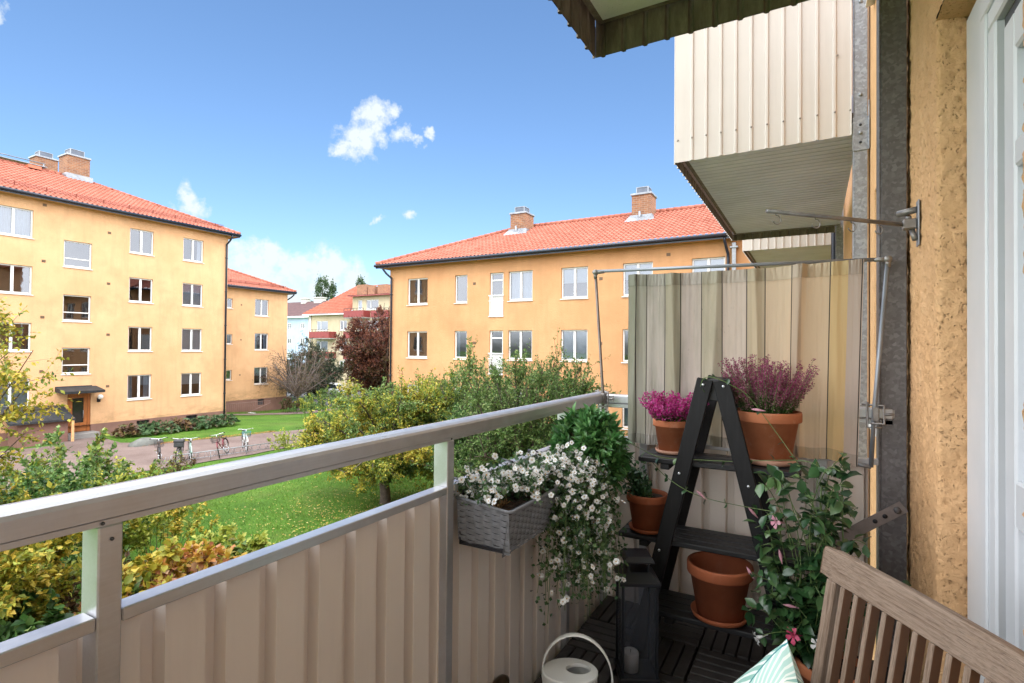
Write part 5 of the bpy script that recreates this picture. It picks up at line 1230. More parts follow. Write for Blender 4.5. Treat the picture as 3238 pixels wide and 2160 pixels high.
def tree(label, cat, x, y, th, R, H, zc, nl, ntw, lpt, ls, mat, seed, name='tree', tr=.12, group=None, wr=.5, twm=None, bark=None, shoots=0, twl=.5, flatb=.6, lean=(0, 0), twist=.35):
    """trunk of height th; crown ellipsoid radius R, half height H centred at zc above ground; nl limbs, ntw twigs each"""
    r = np.random.default_rng(seed); zb = float(gz(x, y)); t = thing(name, label, cat, (x, y, zb), group)
    m = MB(); tm = MB(); top = np.array([x + lean[0], y + lean[1], zb + th]); k = 7
    m.tube([(x, y, zb - .2)] + [tuple(np.array([x, y, zb]) * (1 - i / k) + top * (i / k) + np.append(r.normal(size=2) * tr * .2, 0)) for i in range(k + 1)], [tr * 1.5] + [tr * (1.15 - .4 * i / k) for i in range(k + 1)], 10)
    P = []; D = []; c = np.array([x + lean[0], y + lean[1], zb + zc])
    for i in range(nl):
        u = r.normal(size=3); u /= np.linalg.norm(u); u[2] = u[2] * 1 if u[2] > -flatb else -flatb
        q = r.uniform(.45, 1) ** .5; e_ = c + u * np.array([R, R, H]) * q
        st = top + (np.array([x, y, zb]) - top) * r.uniform(0, .25); mid = st + (e_ - st) * .5 + r.normal(size=3) * R * .12 + np.array([0, 0, .08 * R])
        pts = [st * (1 - s) ** 2 + 2 * mid * s * (1 - s) + e_ * s * s for s in np.linspace(0, 1, 7)]
        m.tube(pts, [tr * .5 * (1 - .85 * s) for s in np.linspace(0, 1, 7)], 6, cap=False)
        for j in range(ntw):
            s = r.uniform(.35, 1); b0 = pts[int(s * 6)]; out = (b0 - c); out /= (np.linalg.norm(out) + 1e-6)
            d = out * .6 + r.normal(size=3) * .65 + np.array([0, 0, .15]); d = d / np.linalg.norm(d) * r.uniform(.5, 1.2) * twl
            if j < shoots: d = np.array([r.normal() * .12, r.normal() * .12, 1.]) * r.uniform(.8, 1.5) * twl * 1.15
            k_ = b0 + d * .5 + r.normal(size=3) * twl * .12; e2 = b0 + d
            tm.tube([b0, k_, e2], [tr * .09, tr * .06, tr * .02], 4, cap=False)
            for s_ in range(3):
                w0 = k_ if s_ else b0 + (k_ - b0) * .6; w1 = w0 + (d / np.linalg.norm(d) + r.normal(size=3) * .8) * twl * r.uniform(.2, .45)
                tm.tube([w0, w1], [tr * .04, tr * .015], 3, cap=False)
                for q_ in range(int(lpt * .44)): t_ = r.uniform(); P.append(w0 + (w1 - w0) * t_ + r.normal(size=3) * ls * .3); D.append((w1 - w0) / np.linalg.norm(w1 - w0) * .5 + r.normal(size=3) * .8)
            for q_ in range(int(lpt * .8)):
                t_ = r.uniform(.1, 1); pp = b0 + (k_ - b0) * t_ * 2 if t_ < .5 else k_ + (e2 - k_) * (t_ - .5) * 2; P.append(pp + r.normal(size=3) * ls * .35); D.append(d / np.linalg.norm(d) * .6 + r.normal(size=3) * .8 + np.array([0, 0, -.15]))
    m.build('trunk', bark or M_bark, t); tm.build('twigs', twm or M_twig, t)
    P = np.array(P); D = np.array(D)
    if len(P):
        sz = r.uniform(.75, 1.35, len(P)) * ls
        if isinstance(mat, list):
            nz = np.array([noise.noise((p[0] * .8, p[1] * .8, p[2] * .9)) for p in P]) + r.normal(size=len(P)) * .15 - (P[:, 2] - c[2]) * .12
            qs = np.quantile(nz, np.linspace(0, 1, len(mat) + 1))
            for k, mm in enumerate(mat): sel = (nz >= qs[k]) & (nz <= qs[k + 1]); leaf_obj('crown', P[sel], D[sel], sz[sel], mm, t, wr)
        else: leaf_obj('crown', P, D, sz, mat, t, wr)
    return t
# --- lawn trees
tree('spreading apple tree turning yellow-green, standing on the leaf-strewn lawn', 'tree', -11.65, 12.75, 1.35, 3.0, 1.5, 2.3, 56, 18, 48, .075, [L_gr, L_yg, L_yg, L_yel], 3, tr=.15, shoots=2, twl=.55, flatb=.75)
tree('tall-shooted yellow-green tree in front of the orange house, right of the apple tree', 'tree', -10.0, 14.2, 1.3, 1.9, 1.75, 2.85, 34, 16, 56, .078, [L_gr, L_mix, L_yg], 5, tr=.1, shoots=6, twl=.75)
tree('bushy green fruit tree with upright shoots before the orange house, beside the balcony corner', 'tree', -5.95, 11.5, 1.0, 2.1, 1.95, 2.85, 62, 20, 50, .062, [L_gr, L_gr, L_gr], 8, tr=.12, shoots=6, twl=.7, flatb=.9)
tree('second green tree behind the bushy one, its crown filling the gap below the handrail', 'tree', -8.4, 12.9, .9, 1.75, 1.5, 1.85, 38, 18, 60, .075, [L_grd, L_gr, L_yg], 9, tr=.1, shoots=3, twl=.5, flatb=.9)
shrub('pale grey-leaved shrub between the yellow-green apple tree and the parking hedge', 'shrub', -16.6, 16.5, 1.9, 2.8, 46, 110, .075, [L_gr, L_yg, L_yg], 12, topshoot=.2)
shrub('yellow-green shrub in front of the left corner of the orange house', 'shrub', -14.2, 15.6, 1.7, 3.1, 46, 110, .075, [L_yg, L_yg, L_gr], 13, topshoot=.35)
shrub('small lime shrub at the lawn edge by the far end of the cycle rack', 'shrub', -20.6, 16.2, .9, 1.3, 18, 70, .07, L_ly, 14)
shrub('brownish red shrub against the orange house, seen between railing and screen', 'shrub', -4.2, 14.2, 1.0, 3.1, 30, 90, .06, [L_brn, L_gr], 15)
# --- left mass under and beyond the rail
tree('sparse twiggy tree with small yellow leaves at the left edge', 'tree', -10.1, 1.9, 2.4, 1.75, 2.2, 4.2, 34, 13, 34, .062, [L_yel, L_yel, L_yg, L_mix], 21, tr=.06, shoots=1, twl=.7, wr=.6)
tree('dense yellow-leaved young tree at the left edge, below the sparse twiggy one', 'tree', -8.9, 2.35, 1.2, 1.4, 1.15, 2.3, 30, 16, 46, .08, [L_yel, L_yel, L_ly], 22, tr=.07, twl=.4, wr=.6)
shrub('deep green bush in the middle of the shrubbery behind the yellow tree', 'shrub', -13.2, 4.6, 2.0, 2.75, 60, 120, .085, [L_gr, L_mix, L_grd], 23, wr=.6)
shrub('light green bush with large leaves on the path side of the shrubbery', 'shrub', -17.2, 6.8, 1.9, 2.75, 44, 90, .12, [L_gr, L_mix], 24, wr=.65, irr=.4)
shrub('green and yellow bush nearest the cycles', 'shrub', -15.3, 7.0, 1.7, 2.1, 44, 100, .085, [L_mix, L_yg], 25, wr=.6, irr=.4)
shrub('brown-purple autumn bush just left of the black-basket cycle', 'shrub', -16.6, 9.0, 1.15, 1.7, 30, 90, .075, [L_brn, L_mix], 26)
shrub('low yellow bush with bright leaves just above the handrail', 'shrub', -12.6, 6.6, 1.1, 1.75, 24, 80, .09, [L_yel, L_ly], 27, wr=.6)
shrub('grey-purple leaved bush low at the left edge behind the handrail', 'shrub', -8.9, 3.6, 1.2, 2.2, 34, 90, .08, [L_brn, L_gr], 28, wr=.6)
shrub('lilac bush with big yellow-green leaves below the handrail at the lower left corner', 'shrub', -6.3, 2.05, 1.6, 1.75, 60, 90, .105, [L_ly, L_yel, L_yel], 31, wr=.72, rich=True)
shrub('lilac bush with big deep green leaves left of the first railing post', 'shrub', -7.6, 3.1, 1.35, 2.15, 50, 80, .115, [L_grd, L_gr], 32, wr=.75, rich=True)
shrub('orange and golden autumn shrub right of the first railing post', 'shrub', -7.75, 4.3, 1.6, 2.15, 100, 105, .11, [L_or, L_or, L_yel], 33, wr=.7, rich=True)
shrub('golden yellow shrub below the orange one at the mid rail', 'shrub', -6.5, 3.45, 1.2, 1.5, 54, 90, .10, [L_or, L_yel, L_yel], 34, wr=.7, rich=True)
shrub('red-tinged sprays on top of the orange autumn shrub', 'shrub', -8.9, 5.25, .6, 1.75, 16, 60, .10, [L_redd, L_or], 35, wr=.7, rich=True)
shrub('pale lime shrub behind the orange autumn one, at the edge of the open lawn', 'shrub', -9.9, 6.45, 1.0, 1.35, 44, 80, .105, [L_ly, L_ly, L_mix], 36, wr=.65, rich=True)
# --- hostas, boulder
for k, (yy, rr, mt) in enumerate(((14.9, .5, L_brn), (15.7, .65, L_host), (16.6, .75, L_host), (17.5, .6, L_brn), (18.3, .7, L_host), (19.2, .7, L_host), (20.1, .65, L_host))):
    xx = -31.7 + .05 * k; n = 260; r = np.random.default_rng(50 + k); zb = float(gz(xx, yy)); t = thing('bed_plant', ['dark brown withered clump at the left end of the bed, nearest the entrance', 'low green clump second from the entrance in the bed along the plinth', 'widest green clump in front of the first basement window', 'dark reddish clump in the middle of the bed along the plinth', 'green clump left of the second basement window', 'green clump under the second basement window', 'fresh green clump at the corner end of the bed along the plinth'][k], 'plant', (xx, yy, zb), 'leafy clumps in the bed along the plinth')
    a = r.uniform(0, 6.28, n); q = np.sqrt(r.uniform(0, 1, n)) * rr; P = np.stack([xx + np.cos(a) * q * 1.3, yy + np.sin(a) * q, zb + .15 + .55 * (1 - (q / rr) ** 2) * r.uniform(.4, 1, n)], 1); D = np.stack([np.cos(a), np.sin(a), r.uniform(-.4, .3, n)], 1)
    leaf_obj('foliage', P, D, r.uniform(.16, .28, n), mt, t, .8, True)
bo = thing('boulder', 'flat grey boulder on the lawn edge behind the cycles', 'rock', (-28.2, 14.15, -3.5))
vs = []; n1, n2 = 10, 20
for i in range(n1 + 1):
    for j in range(n2):
        th, ph = math.pi * i / n1, 6.283 * j / n2; d = V((math.sin(th) * math.cos(ph), math.sin(th) * math.sin(ph), math.cos(th))); k = 1 + .18 * noise.noise(d * 1.7); vs.append((-28.2 + d.x * .42 * k, 14.1 + d.y * .72 * k, -3.45 + d.z * .33 * k))
m = MB(); m.add(vs, [(i * n2 + j, i * n2 + (j + 1) % n2, (i + 1) * n2 + (j + 1) % n2, (i + 1) * n2 + j) for i in range(n1) for j in range(n2)], 0, True); m.build('stone', pbr('boulder_grey', (.12, .125, .115), .9, var=.3, bs=12, bdist=.02), bo)
# --- hedges and far trees
shrub('rounded green hedge end in front of the parked cars', 'hedge', -29.5, 26.6, 2.3, 2.3, 60, 120, .09, [L_gr, L_gr, L_yg], 41, name='hedge', vase=.9, irr=.1)
shrub('long green hedge stretch right of the rounded one, hiding the second car', 'hedge', -25.8, 27.6, 2.8, 2.0, 60, 120, .09, [L_gr, L_yg], 42, name='hedge', vase=.9, irr=.15)
shrub('small dark clipped bush at the far corner of the set back house', 'shrub', -36.4, 28.9, .9, 1.4, 30, 100, .08, [L_grd, L_brn], 43, vase=.9, irr=.1)
tree('bare grey-brown tree with a few withered leaves, before the set back house corner', 'tree', -37.8, 30.6, 1.3, 3.3, 2.5, 3.5, 34, 12, 5, .10, L_brn, 44, tr=.13, twl=1.1, flatb=.3, twm=pbr('twig_grey', (.14, .11, .10), .9), bark=pbr('bark_grey', (.16, .13, .12), .9))
tree('dark evergreen mass behind the bare tree', 'tree', -46.5, 39, 1.5, 4.0, 3.2, 3.2, 40, 14, 40, .16, leafmat('leaf_dark_evergreen', [(.02, .035, .018), (.035, .055, .025), (.06, .08, .035)]), 45, tr=.2, twl=1.1, flatb=.9)
tree('copper beech with dark red-brown leaves, left of the orange house', 'tree', -34.6, 37.2, 2.0, 4.3, 4.4, 5.2, 60, 17, 40, .15, [L_cop, L_cop, L_brn], 46, tr=.25, twl=1.2, flatb=.9)
tree('second copper-leaved tree right behind the copper beech', 'tree', -30.2, 38.5, 2.0, 3.4, 3.6, 4.6, 36, 14, 36, .15, L_cop, 47, tr=.2, twl=1.1, flatb=.9)
def poplar(label, x, y, h, w, zb, n, seed):
    r = np.random.default_rng(seed); t = thing('poplar', label, 'tree', (x, y, zb), 'poplars behind the cream house'); m = MB(); m.tube([(x, y, zb), (x, y, zb + h * .9)], [w * .12, w * .03], 8); m.build('trunk', M_bark, t)
    P = []; 
    for k in range(46):
        z = r.uniform(.12, 1); wd = w * math.sin(min(1, (1 - z) * 3.2 + .35) * 1.57) * r.uniform(.5, 1); a = r.uniform(0, 6.28); c = np.array([x + math.cos(a) * wd * .8, y + math.sin(a) * wd * .8, zb + h * z]); P.append(c + r.normal(size=(n // 46, 3)) * np.array([w * .15, w * .15, h * .028]))
    P = np.concatenate(P); leaf_obj('crown', P, r.normal(size=P.shape) + [0, 0, .6], r.uniform(.35, .6, len(P)), L_pop, t, .7)
poplar('tallest poplar against the sky above the cream house', -135.6, 118.5, 28, 2.9, -5, 9000, 61)
poplar('slimmer poplar right beside the tallest one', -132.3, 120, 27, 1.5, -5, 4200, 62)
poplar('shorter poplar left of the tallest one, half behind the dark roof', -138.0, 117.2, 20.5, 1.4, -5, 3500, 63)
poplar('lone small poplar top between the brick chimneys', -125.3, 124.3, 27.5, 2.1, -5, 5200, 64)
# --- grass blades and fallen leaves (uncountable ground cover)
r = np.random.default_rng(5); n = 150000
X_ = -24 + 21 * np.sqrt(r.uniform(0, 1, n)); Y_ = r.uniform(1, 21, n); Z_ = gz(X_, Y_)
Zn = np.array([.035 * noise.noise((a * .5, b * .5, 0)) for a, b in zip(X_, Y_)]); P = np.stack([X_, Y_, Z_ + Zn - .01], 1)
keep = (X_ > -21.8); P = P[keep]; n = len(P)
D = r.normal(size=(n, 3)) * .45; D[:, 2] = 1; D = unit(D); W = unit(np.cross(D, r.normal(size=(n, 3)))) * .007; hgt = r.uniform(.05, .11, n)[:, None]
vs = np.stack([P - W, P + W, P + D * hgt], 1).reshape(-1, 3); F = np.arange(n * 3).reshape(-1, 3)
g = quadmesh('grass_blades', vs, F, leafmat('grass_blade', [(.045, .12, .012), (.08, .18, .018), (.12, .24, .025), (.17, .26, .04)], .6, .3)); tag(g, 'short green grass of the lawn between the shrubs and the path', None, None, 'stuff')
n = 3800; a = r.uniform(0, 6.28, n); q = np.abs(r.normal(size=n)) * 2.6; X_ = -11.2 + np.cos(a) * q * 1.15 + .6; Y_ = 11.3 + np.sin(a) * q; 
X_[:300] = r.uniform(-21, -5, 300); Y_[:300] = r.uniform(3, 18, 300)
Zn = np.array([.035 * noise.noise((a_ * .5, b_ * .5, 0)) for a_, b_ in zip(X_, Y_)]); P = np.stack([X_, Y_, gz(X_, Y_) + Zn + r.uniform(.035, .075, n)], 1); D = r.normal(size=(n, 3)); D[:, 2] *= .25
v_, f_ = leaf_geo(P, D, r.uniform(.035, .07, n), .6, False, .1, 3.); g = quadmesh('fallen_leaves', v_, f_, leafmat('leaf_fallen', [(.46, .36, .06), (.42, .28, .08), (.46, .38, .15), (.30, .18, .06)], .7, .1)); tag(g, 'yellow fallen leaves scattered on the lawn under the apple tree', None, None, 'stuff')
n = 1500; Y_ = r.uniform(13.5, 20, n); X_ = -28.3 + (Y_ - 14) * .26 + np.abs(r.normal(size=n)) * .25; P = np.stack([X_, Y_, gz(X_, Y_) + .055], 1); D = r.normal(size=(n, 3)); D[:, 2] *= .2
v_, f_ = leaf_geo(P, D, r.uniform(.05, .08, n), .6, False, .1, 3.); g = quadmesh('path_leaves', v_, f_, leafmat('leaf_litter', [(.35, .16, .05), (.45, .26, .08), (.25, .12, .05)], .8, .1)); tag(g, 'brown leaf litter along the far edge of the gravel path', None, None, 'stuff')

# ============================================================ balcony plants
def spikes(t, x, y, z, R, H, n, fl, sz, m_top, m_low, seed, spread=.35, splits=.5, lean_r=.25):
    r = np.random.default_rng(seed); m = MB(); T = []; TD = []; Lw = []; LD = []; G = []; GD = []
    for i in range(n):
        a = r.uniform(0, 6.283); q = math.sqrt(r.uniform()) * R * .55; h = H * r.uniform(.55, 1.0) * (1 - .25 * (q / R) ** 2); b = np.array([x + math.cos(a) * q, y + math.sin(a) * q, z - .01]); e_ = b + np.array([math.cos(a) * q * spread * 2.4, math.sin(a) * q * spread * 2.4, h]) + r.normal(size=3) * [.012, .012, 0]
        m.tube([b, (b + e_) / 2 + r.normal(size=3) * .006, e_], [.0016, .0012, .0006], 4, cap=False); ax = (e_ - b) / np.linalg.norm(e_ - b)
        for k in range(fl):
            s = r.uniform(.28, 1); p = b + (e_ - b) * s; o_ = unit(r.normal(size=3)); o_ -= ax * o_.dot(ax); o_ = unit(o_); rr = .010 * (1.15 - s * .8); pp = p + o_ * r.uniform(.2, 1) * rr; dd = o_ * .8 + ax * r.uniform(-.2, .8)
            (T if s > splits + r.normal() * .13 else Lw).append(pp); (TD if len(T) > len(TD) else LD).append(dd)
        for k in range(fl // 2): s = r.uniform(.0, .42); o_ = unit(r.normal(size=3)); G.append(b + (e_ - b) * s + o_ * .004); GD.append(o_ + ax * .7)
    m.build('stems', M_stem, t); leaf_obj('florets', T, TD, r.uniform(.7, 1.2, len(T)) * sz, m_top, t, .7)
    leaf_obj('pale_florets', Lw, LD, r.uniform(.7, 1.2, len(Lw)) * sz, m_low, t, .7); leaf_obj('needles', G, GD, r.uniform(.8, 1.3, len(G)) * .014, L_grd, t, .25)
h1 = thing('heather', 'short bright magenta heather in the small terracotta pot on the top shelf', 'plant', (-.587, 2.60, 1.02))
spikes(h1, -.587, 2.60, 1.02, .095, .16, 90, 70, .0115, leafmat('floret_magenta', [(.38, .012, .15), (.50, .025, .22), (.36, .02, .18), (.65, .12, .38)]), leafmat('floret_magenta_pale', [(.4, .03, .2), (.5, .10, .3), (.20, .10, .10)]), 71, .8, .35)
h2 = thing('heather', 'tall purple-pink heather spikes in the large terracotta pot on the top shelf', 'plant', (-.178, 2.60, 1.08))
spikes(h2, -.178, 2.60, 1.07, .135, .285, 150, 110, .0085, leafmat('floret_purple', [(.20, .03, .085), (.30, .055, .13), (.36, .10, .19), (.26, .04, .12)]), leafmat('floret_dusty', [(.34, .16, .17), (.45, .28, .27), (.25, .11, .12), (.28, .22, .16)]), 72, .72, .58)
# green ball
gb = thing('leafy_ball', 'dense round ball of lance-shaped green leaves on a short stem over the railing', 'plant', (-.86, 2.2, .75), None)
r = np.random.default_rng(73); n = 430; u = unit(r.normal(size=(n, 3))); u = u[u[:, 2] > -.75]; n = len(u); c = np.array([-.865, 2.235, .905]); k = r.uniform(.75, 1.08, n)[:, None]; tip = c + u * np.array([.155, .17, .17]) * k
m = MB(); 
for i in range(0, n, 2): m.tube([c - [0, 0, .05], c + (tip[i] - c) * .5 + r.normal(size=3) * .01, tip[i]], [.003, .002, .0015], 4, cap=False)
m.tube([(-.86, 2.24, .72), (-.865, 2.235, .9)], .008, 8); m.build('stems', M_wstem, gb)
P = []; D = []
for i in range(n):
    ax = unit(u[i] + [0, 0, .35]); 
    for j in range(9): o_ = unit(r.normal(size=3)); P.append(tip[i] - ax * r.uniform(0, .03)); D.append(ax * .75 + o_ * .75)
leaf_obj('foliage', P, D, r.uniform(.034, .060, len(P)), leafmat('leaf_ball', [(.025, .09, .025), (.05, .16, .04), (.08, .22, .06), (.14, .30, .09)], .38, .2, .5), gb, .34, True)
# bacopa
bc = thing('trailing_plant', 'white-flowered trailing plant spilling from the grey woven box towards the deck', 'plant', (-.9, 1.8, .84))
r = np.random.default_rng(74); m = MB(); P = []; D = []; FP = []; FD = []
def strand(pts, nl, nf, jit=.012, fsc=.03):
    pts = [np.array(p, float) for p in pts]; ts = np.linspace(0, 1, 9); k = len(pts) - 1
    def ev(t): 
        q = [p.copy() for p in pts]
        while len(q) > 1: q = [q[i] * (1 - t) + q[i + 1] * t for i in range(len(q) - 1)]
        return q[0]
    m.tube([ev(t) for t in ts], .0011, 4, cap=False)
    for i in range(nl): t = r.uniform(0, 1); P.append(ev(t) + r.normal(size=3) * jit); D.append(r.normal(size=3) + [.2, -.3, .2])
    for i in range(nf):
        t = r.uniform(.12, 1); p = ev(t) + r.normal(size=3) * jit + [.012, -.012, .006]; FP.append(p); FD.append(unit(np.array([.35, -.75, .45]) + r.normal(size=3) * .45))
for i in range(95):                                   # mound over the box
    y = r.uniform(1.46, 2.05); x = r.uniform(-.98, -.86 if y > 1.62 else -.93); b = (x, y, .845); a = r.uniform(-2.6, 1.6); l_ = r.uniform(.05, .15)
    strand([b, (x + math.cos(a) * l_ * .4, y + math.sin(a) * l_ * .4, .845 + r.uniform(.05, .14)), (x + math.cos(a) * l_, y + math.sin(a) * l_ * .8, .86 + r.uniform(-.01, .11))], 30, 5)
for i in range(165):                                   # cascade
    y = r.uniform(1.86, 2.16); x = r.uniform(-.9, -.84); zl = .40 + .42 * r.uniform() ** 1.1; yo = y + r.uniform(-.18, .04) ; xo = r.uniform(-.86, -.66) - (.06 if zl > .6 else 0)
    strand([(x, y, .86), (x + .09, y - .02, .93), (xo, yo, .82), (xo + r.normal() * .02, yo + r.normal() * .03, zl)], 82, 5, .016)
m.build('stems', M_stem, bc)
leaf_obj('foliage', P, D, r.uniform(.012, .023, len(P)), leafmat('leaf_bacopa', [(.02, .05, .02), (.035, .085, .03), (.06, .13, .045), (.12, .19, .07)], .5, .2), bc, .8, False)
def flower_mesh():
    m = MB()
    for k in range(5):
        a = k * 6.2832 / 5; d = V((math.cos(a), math.sin(a), 0)); w = V((-math.sin(a), math.cos(a), 0)); s = .0095
        m.add([d * .0012, d * s * .55 + w * s * .48 + V((0, 0, .0016)), d * s * .98 + w * s * .44 + V((0, 0, .0008)), d * s * 1.12, d * s * .98 - w * s * .44 + V((0, 0, .0008)), d * s * .55 - w * s * .40 + V((0, 0, .0016)), d * s * .6 + V((0, 0, .0002))], [(0, 6, 1), (1, 6, 2), (2, 6, 3), (3, 6, 4), (4, 6, 5), (5, 6, 0)], 0, True)
    m.lathe([(.0022, .0), (.0016, .0022), (.0003, .0026)], (0, 0, 0), 6, 1); return m
fm = flower_mesh(); M_petal = leafmat('petal_white', [(.78, .78, .76), (.84, .84, .83)], .6, .25); M_yolk = pbr('stamen_yellow', (.55, .30, .05), .6)
proto = None; order = r.permutation(len(FP)); rest = MB()
# show the largest (nearest) hundred as single blossoms, the rest in one mesh
order = sorted(range(len(FP)), key=lambda i: FP[i][1])
for cnt, i in enumerate(order):
    q = V(FD[i]).to_track_quat('Z', 'Y').to_matrix().to_4x4() @ Matrix.Rotation(r.uniform(0, 6), 4, 'Z'); s = r.uniform(.8, 1.25); Mx = Matrix.Translation(FP[i]) @ q @ Matrix.Scale(s, 4)
    if cnt < 100:
        if proto is None: proto = fm.build('blossom', [M_petal, M_yolk], None, (0, 0, 0)); o_ = proto
        else: o_ = proto.copy(); COL.objects.link(o_)
        o_.parent = bc; o_.matrix_local = Matrix.Translation(-V(bc.location)) @ Mx
    else:
        b = len(rest.v); rest.v += [tuple(Mx @ V(v)) for v in fm.v]; rest.f += [tuple(b + k for k in f) for f in fm.f]; rest.m += fm.m; rest.sm += fm.sm
o_ = rest.build('blossoms', [M_petal, M_yolk], bc); o_['kind'] = 'stuff'
dw = thing('dry_stalks', 'cut dry stalks standing in the soil of the grey woven flower box', 'stalks', (-.90, 1.52, .84)); m = MB()
for k in range(26): a = r.uniform(0, 6.28); b = V((-.905 + r.normal() * .012, 1.535 + r.normal() * .02, .835)); m.tube([b, b + V((math.cos(a) * .025, math.sin(a) * .025, r.uniform(.015, .04)))], .002, 5)
m.build('stalks', pbr('dry_straw', (.30, .17, .07), .8, var=.4), dw)
# rose in the small pot
rs = thing('rose_plant', 'small bushy rose leaning left out of the pot on the middle shelf', 'plant', (-.685, 2.53, .66)); m = MB(); P = []; D = []
for i in range(15):
    b = np.array([-.685, 2.53, .66]) + r.normal(size=3) * [.015, .015, 0]; e_ = np.array([-.785 + r.normal() * .045, 2.52 + r.normal() * .05, r.uniform(.70, .90)]); mid = (b + e_) / 2 + [-.03, 0, .02]
    m.tube([b, mid, e_], [.0024, .002, .001], 5, cap=False)
    for k in range(46): t = r.uniform(.1, 1); p = b * (1 - t) ** 2 + 2 * mid * t * (1 - t) + e_ * t * t; P.append(p + r.normal(size=3) * .016); D.append(r.normal(size=3) + [0, 0, .3])
m.build('stems', M_stem, rs); leaf_obj('foliage', P, D, r.uniform(.016, .03, len(P)), leafmat('leaf_rose', [(.02, .06, .03), (.04, .10, .045), (.07, .15, .06)], .45, .2), rs, .6, True)
# mandevilla
md = thing('climbing_plant', 'glossy climbing plant with pink trumpet flowers, growing up between ladder and teak chair', 'climber', (.06, 2.32, 0)); m = MB(); P = []; D = []; S_l = []
ML = leafmat('leaf_glossy', [(.014, .045, .016), (.025, .075, .024), (.045, .11, .035), (.12, .20, .07)], .3, .12, .6)
def vine(pts, n, sz=.05, jit=.004, pair=True, start=.05):
    pts = [V(p) for p in pts]; c = []
    for i in range(len(pts) - 1):
        a, b = pts[i], pts[i + 1]; p0 = pts[max(i - 1, 0)]; p3 = pts[min(i + 2, len(pts) - 1)]
        for k in range(6): t = k / 6; c.append(.5 * ((2 * a) + (b - p0) * t + (2 * p0 - 5 * a + 4 * b - p3) * t * t + (3 * a - p0 - 3 * b + p3) * t ** 3))
    c.append(pts[-1]); m.tube(c, .0016, 5, cap=False)
    for k in range(n):
        s = start + (1 - start) * (k + .5) / n; i = min(int(s * (len(c) - 1)), len(c) - 2); p = c[i]; tn = np.array((c[i + 1] - c[i]).normalized()); o_ = unit(np.cross(tn, r.normal(size=3)))
        for sg in ((1, -1) if pair else (1,)): P.append(np.array(p) + r.normal(size=3) * jit); D.append(o_ * sg + tn * .35 + [0, 0, -.25]); S_l.append(sz * r.uniform(.65, 1.1))
for i in range(46):
    a = r.uniform(0, 6.28); zt = r.uniform(.35, .94); wd = .07 + .09 * math.sin(zt * 3.2)
    x0 = .02 + r.normal() * .02; pts = [(x0, 2.33, .18)]; k = 4
    for j in range(1, k + 1): z = .18 + (zt - .18) * j / k; pts.append((-.022 + .03 * math.cos(a + j) + math.cos(a) * wd * j / k + r.normal() * .02, 2.30 + math.sin(a) * .07 * j / k + r.normal() * .015, z))
    pts.append((pts[-1][0] + math.cos(a) * .05, pts[-1][1] + math.sin(a) * .04, zt + r.uniform(-.02, .05))); vine(pts, 11, .060, .01)
vine([(.06, 2.33, .7), (.07, 2.32, .84), (.10, 2.30, .91), (.08, 2.29, .95)], 8, .058); vine([(.03, 2.33, .7), (.09, 2.32, .76), (.13, 2.31, .79)], 5, .055)
# tendrils: along the top shelf, over the ladder head, and across at pot height
vine([(.05, 2.32, .90), (-.02, 2.34, .94), (-.16, 2.42, .915), (-.30, 2.435, .893), (-.45, 2.43, .885), (-.60, 2.43, .88), (-.70, 2.44, .91), (-.80, 2.48, .94), (-.86, 2.5, .96)], 12, .038, .003, False)
vine([(-.05, 2.36, .92), (-.14, 2.42, 1.04), (-.235, 2.41, 1.17), (-.30, 2.40, 1.215), (-.37, 2.40, 1.245), (-.415, 2.41, 1.235), (-.43, 2.43, 1.17), (-.425, 2.46, 1.10)], 8, .032, .003, False)
vine([(.0, 2.33, .72), (-.12, 2.36, .725), (-.25, 2.40, .72), (-.38, 2.40, .73), (-.48, 2.40, .755), (-.58, 2.43, .80), (-.655, 2.48, .85)], 7, .034, .003, True, .1)
vine([(.06, 2.33, .30), (.16, 2.33, .46), (.22, 2.30, .545), (.28, 2.25, .565)], 6, .06)
vine([(.0, 2.31, .27), (-.06, 2.28, .31), (-.13, 2.24, .31), (-.175, 2.225, .29)], 5, .045); vine([(.0, 2.31, .40), (-.04, 2.24, .37), (-.06, 2.21, .34)], 3, .045); vine([(-.02, 2.32, .46), (-.10, 2.31, .47), (-.175, 2.29, .485), (-.21, 2.28, .50)], 5, .045)
for xx in (-.01, .10): m.tube([(xx, 2.33, .1), (xx * .6 + .03, 2.32, .86)], .003, 6)
m.build('stems', M_stem, md)
leaf_obj('foliage', P, D, S_l, ML, md, .60, True, flat=.9)
def trumpet(p, d, col, s=1., openf=True):
    d = V(d).normalized(); q = d.to_track_quat('Z', 'Y').to_matrix().to_4x4(); mm = MB(); Mx = Matrix.Translation(p) @ q @ Matrix.Scale(s, 4)
    if openf:
        mm.lathe([(.0015, -.045), (.003, -.03), (.0065, -.012), (.009, 0)], (0, 0, 0), 12)
        for k in range(5):
            a = k * 1.2566; dd = V((math.cos(a), math.sin(a), 0)); w = V((-math.sin(a), math.cos(a), 0))
            mm.add([dd * .008 - w * .004, dd * .008 + w * .004, dd * .020 + w * .011 + V((0, 0, .005)), dd * .031 + V((0, 0, .001)), dd * .022 - w * .008 + V((0, 0, .007))], [(0, 1, 2, 4), (4, 2, 3)], 0, True)
    else: mm.lathe([(.001, -.03), (.0035, -.015), (.006, 0), (.0045, .012), (.001, .024)], (0, 0, 0), 10)
    mm.v = [tuple(Mx @ V(v)) for v in mm.v]; mm.build('flower' if openf else 'flower_bud', leafmat('petal_' + col, {'pink': [(.62, .28, .36), (.72, .40, .46)], 'rose': [(.62, .07, .16), (.70, .14, .24)], 'white': [(.75, .66, .68), (.8, .74, .74)]}[col], .5, .25), md)
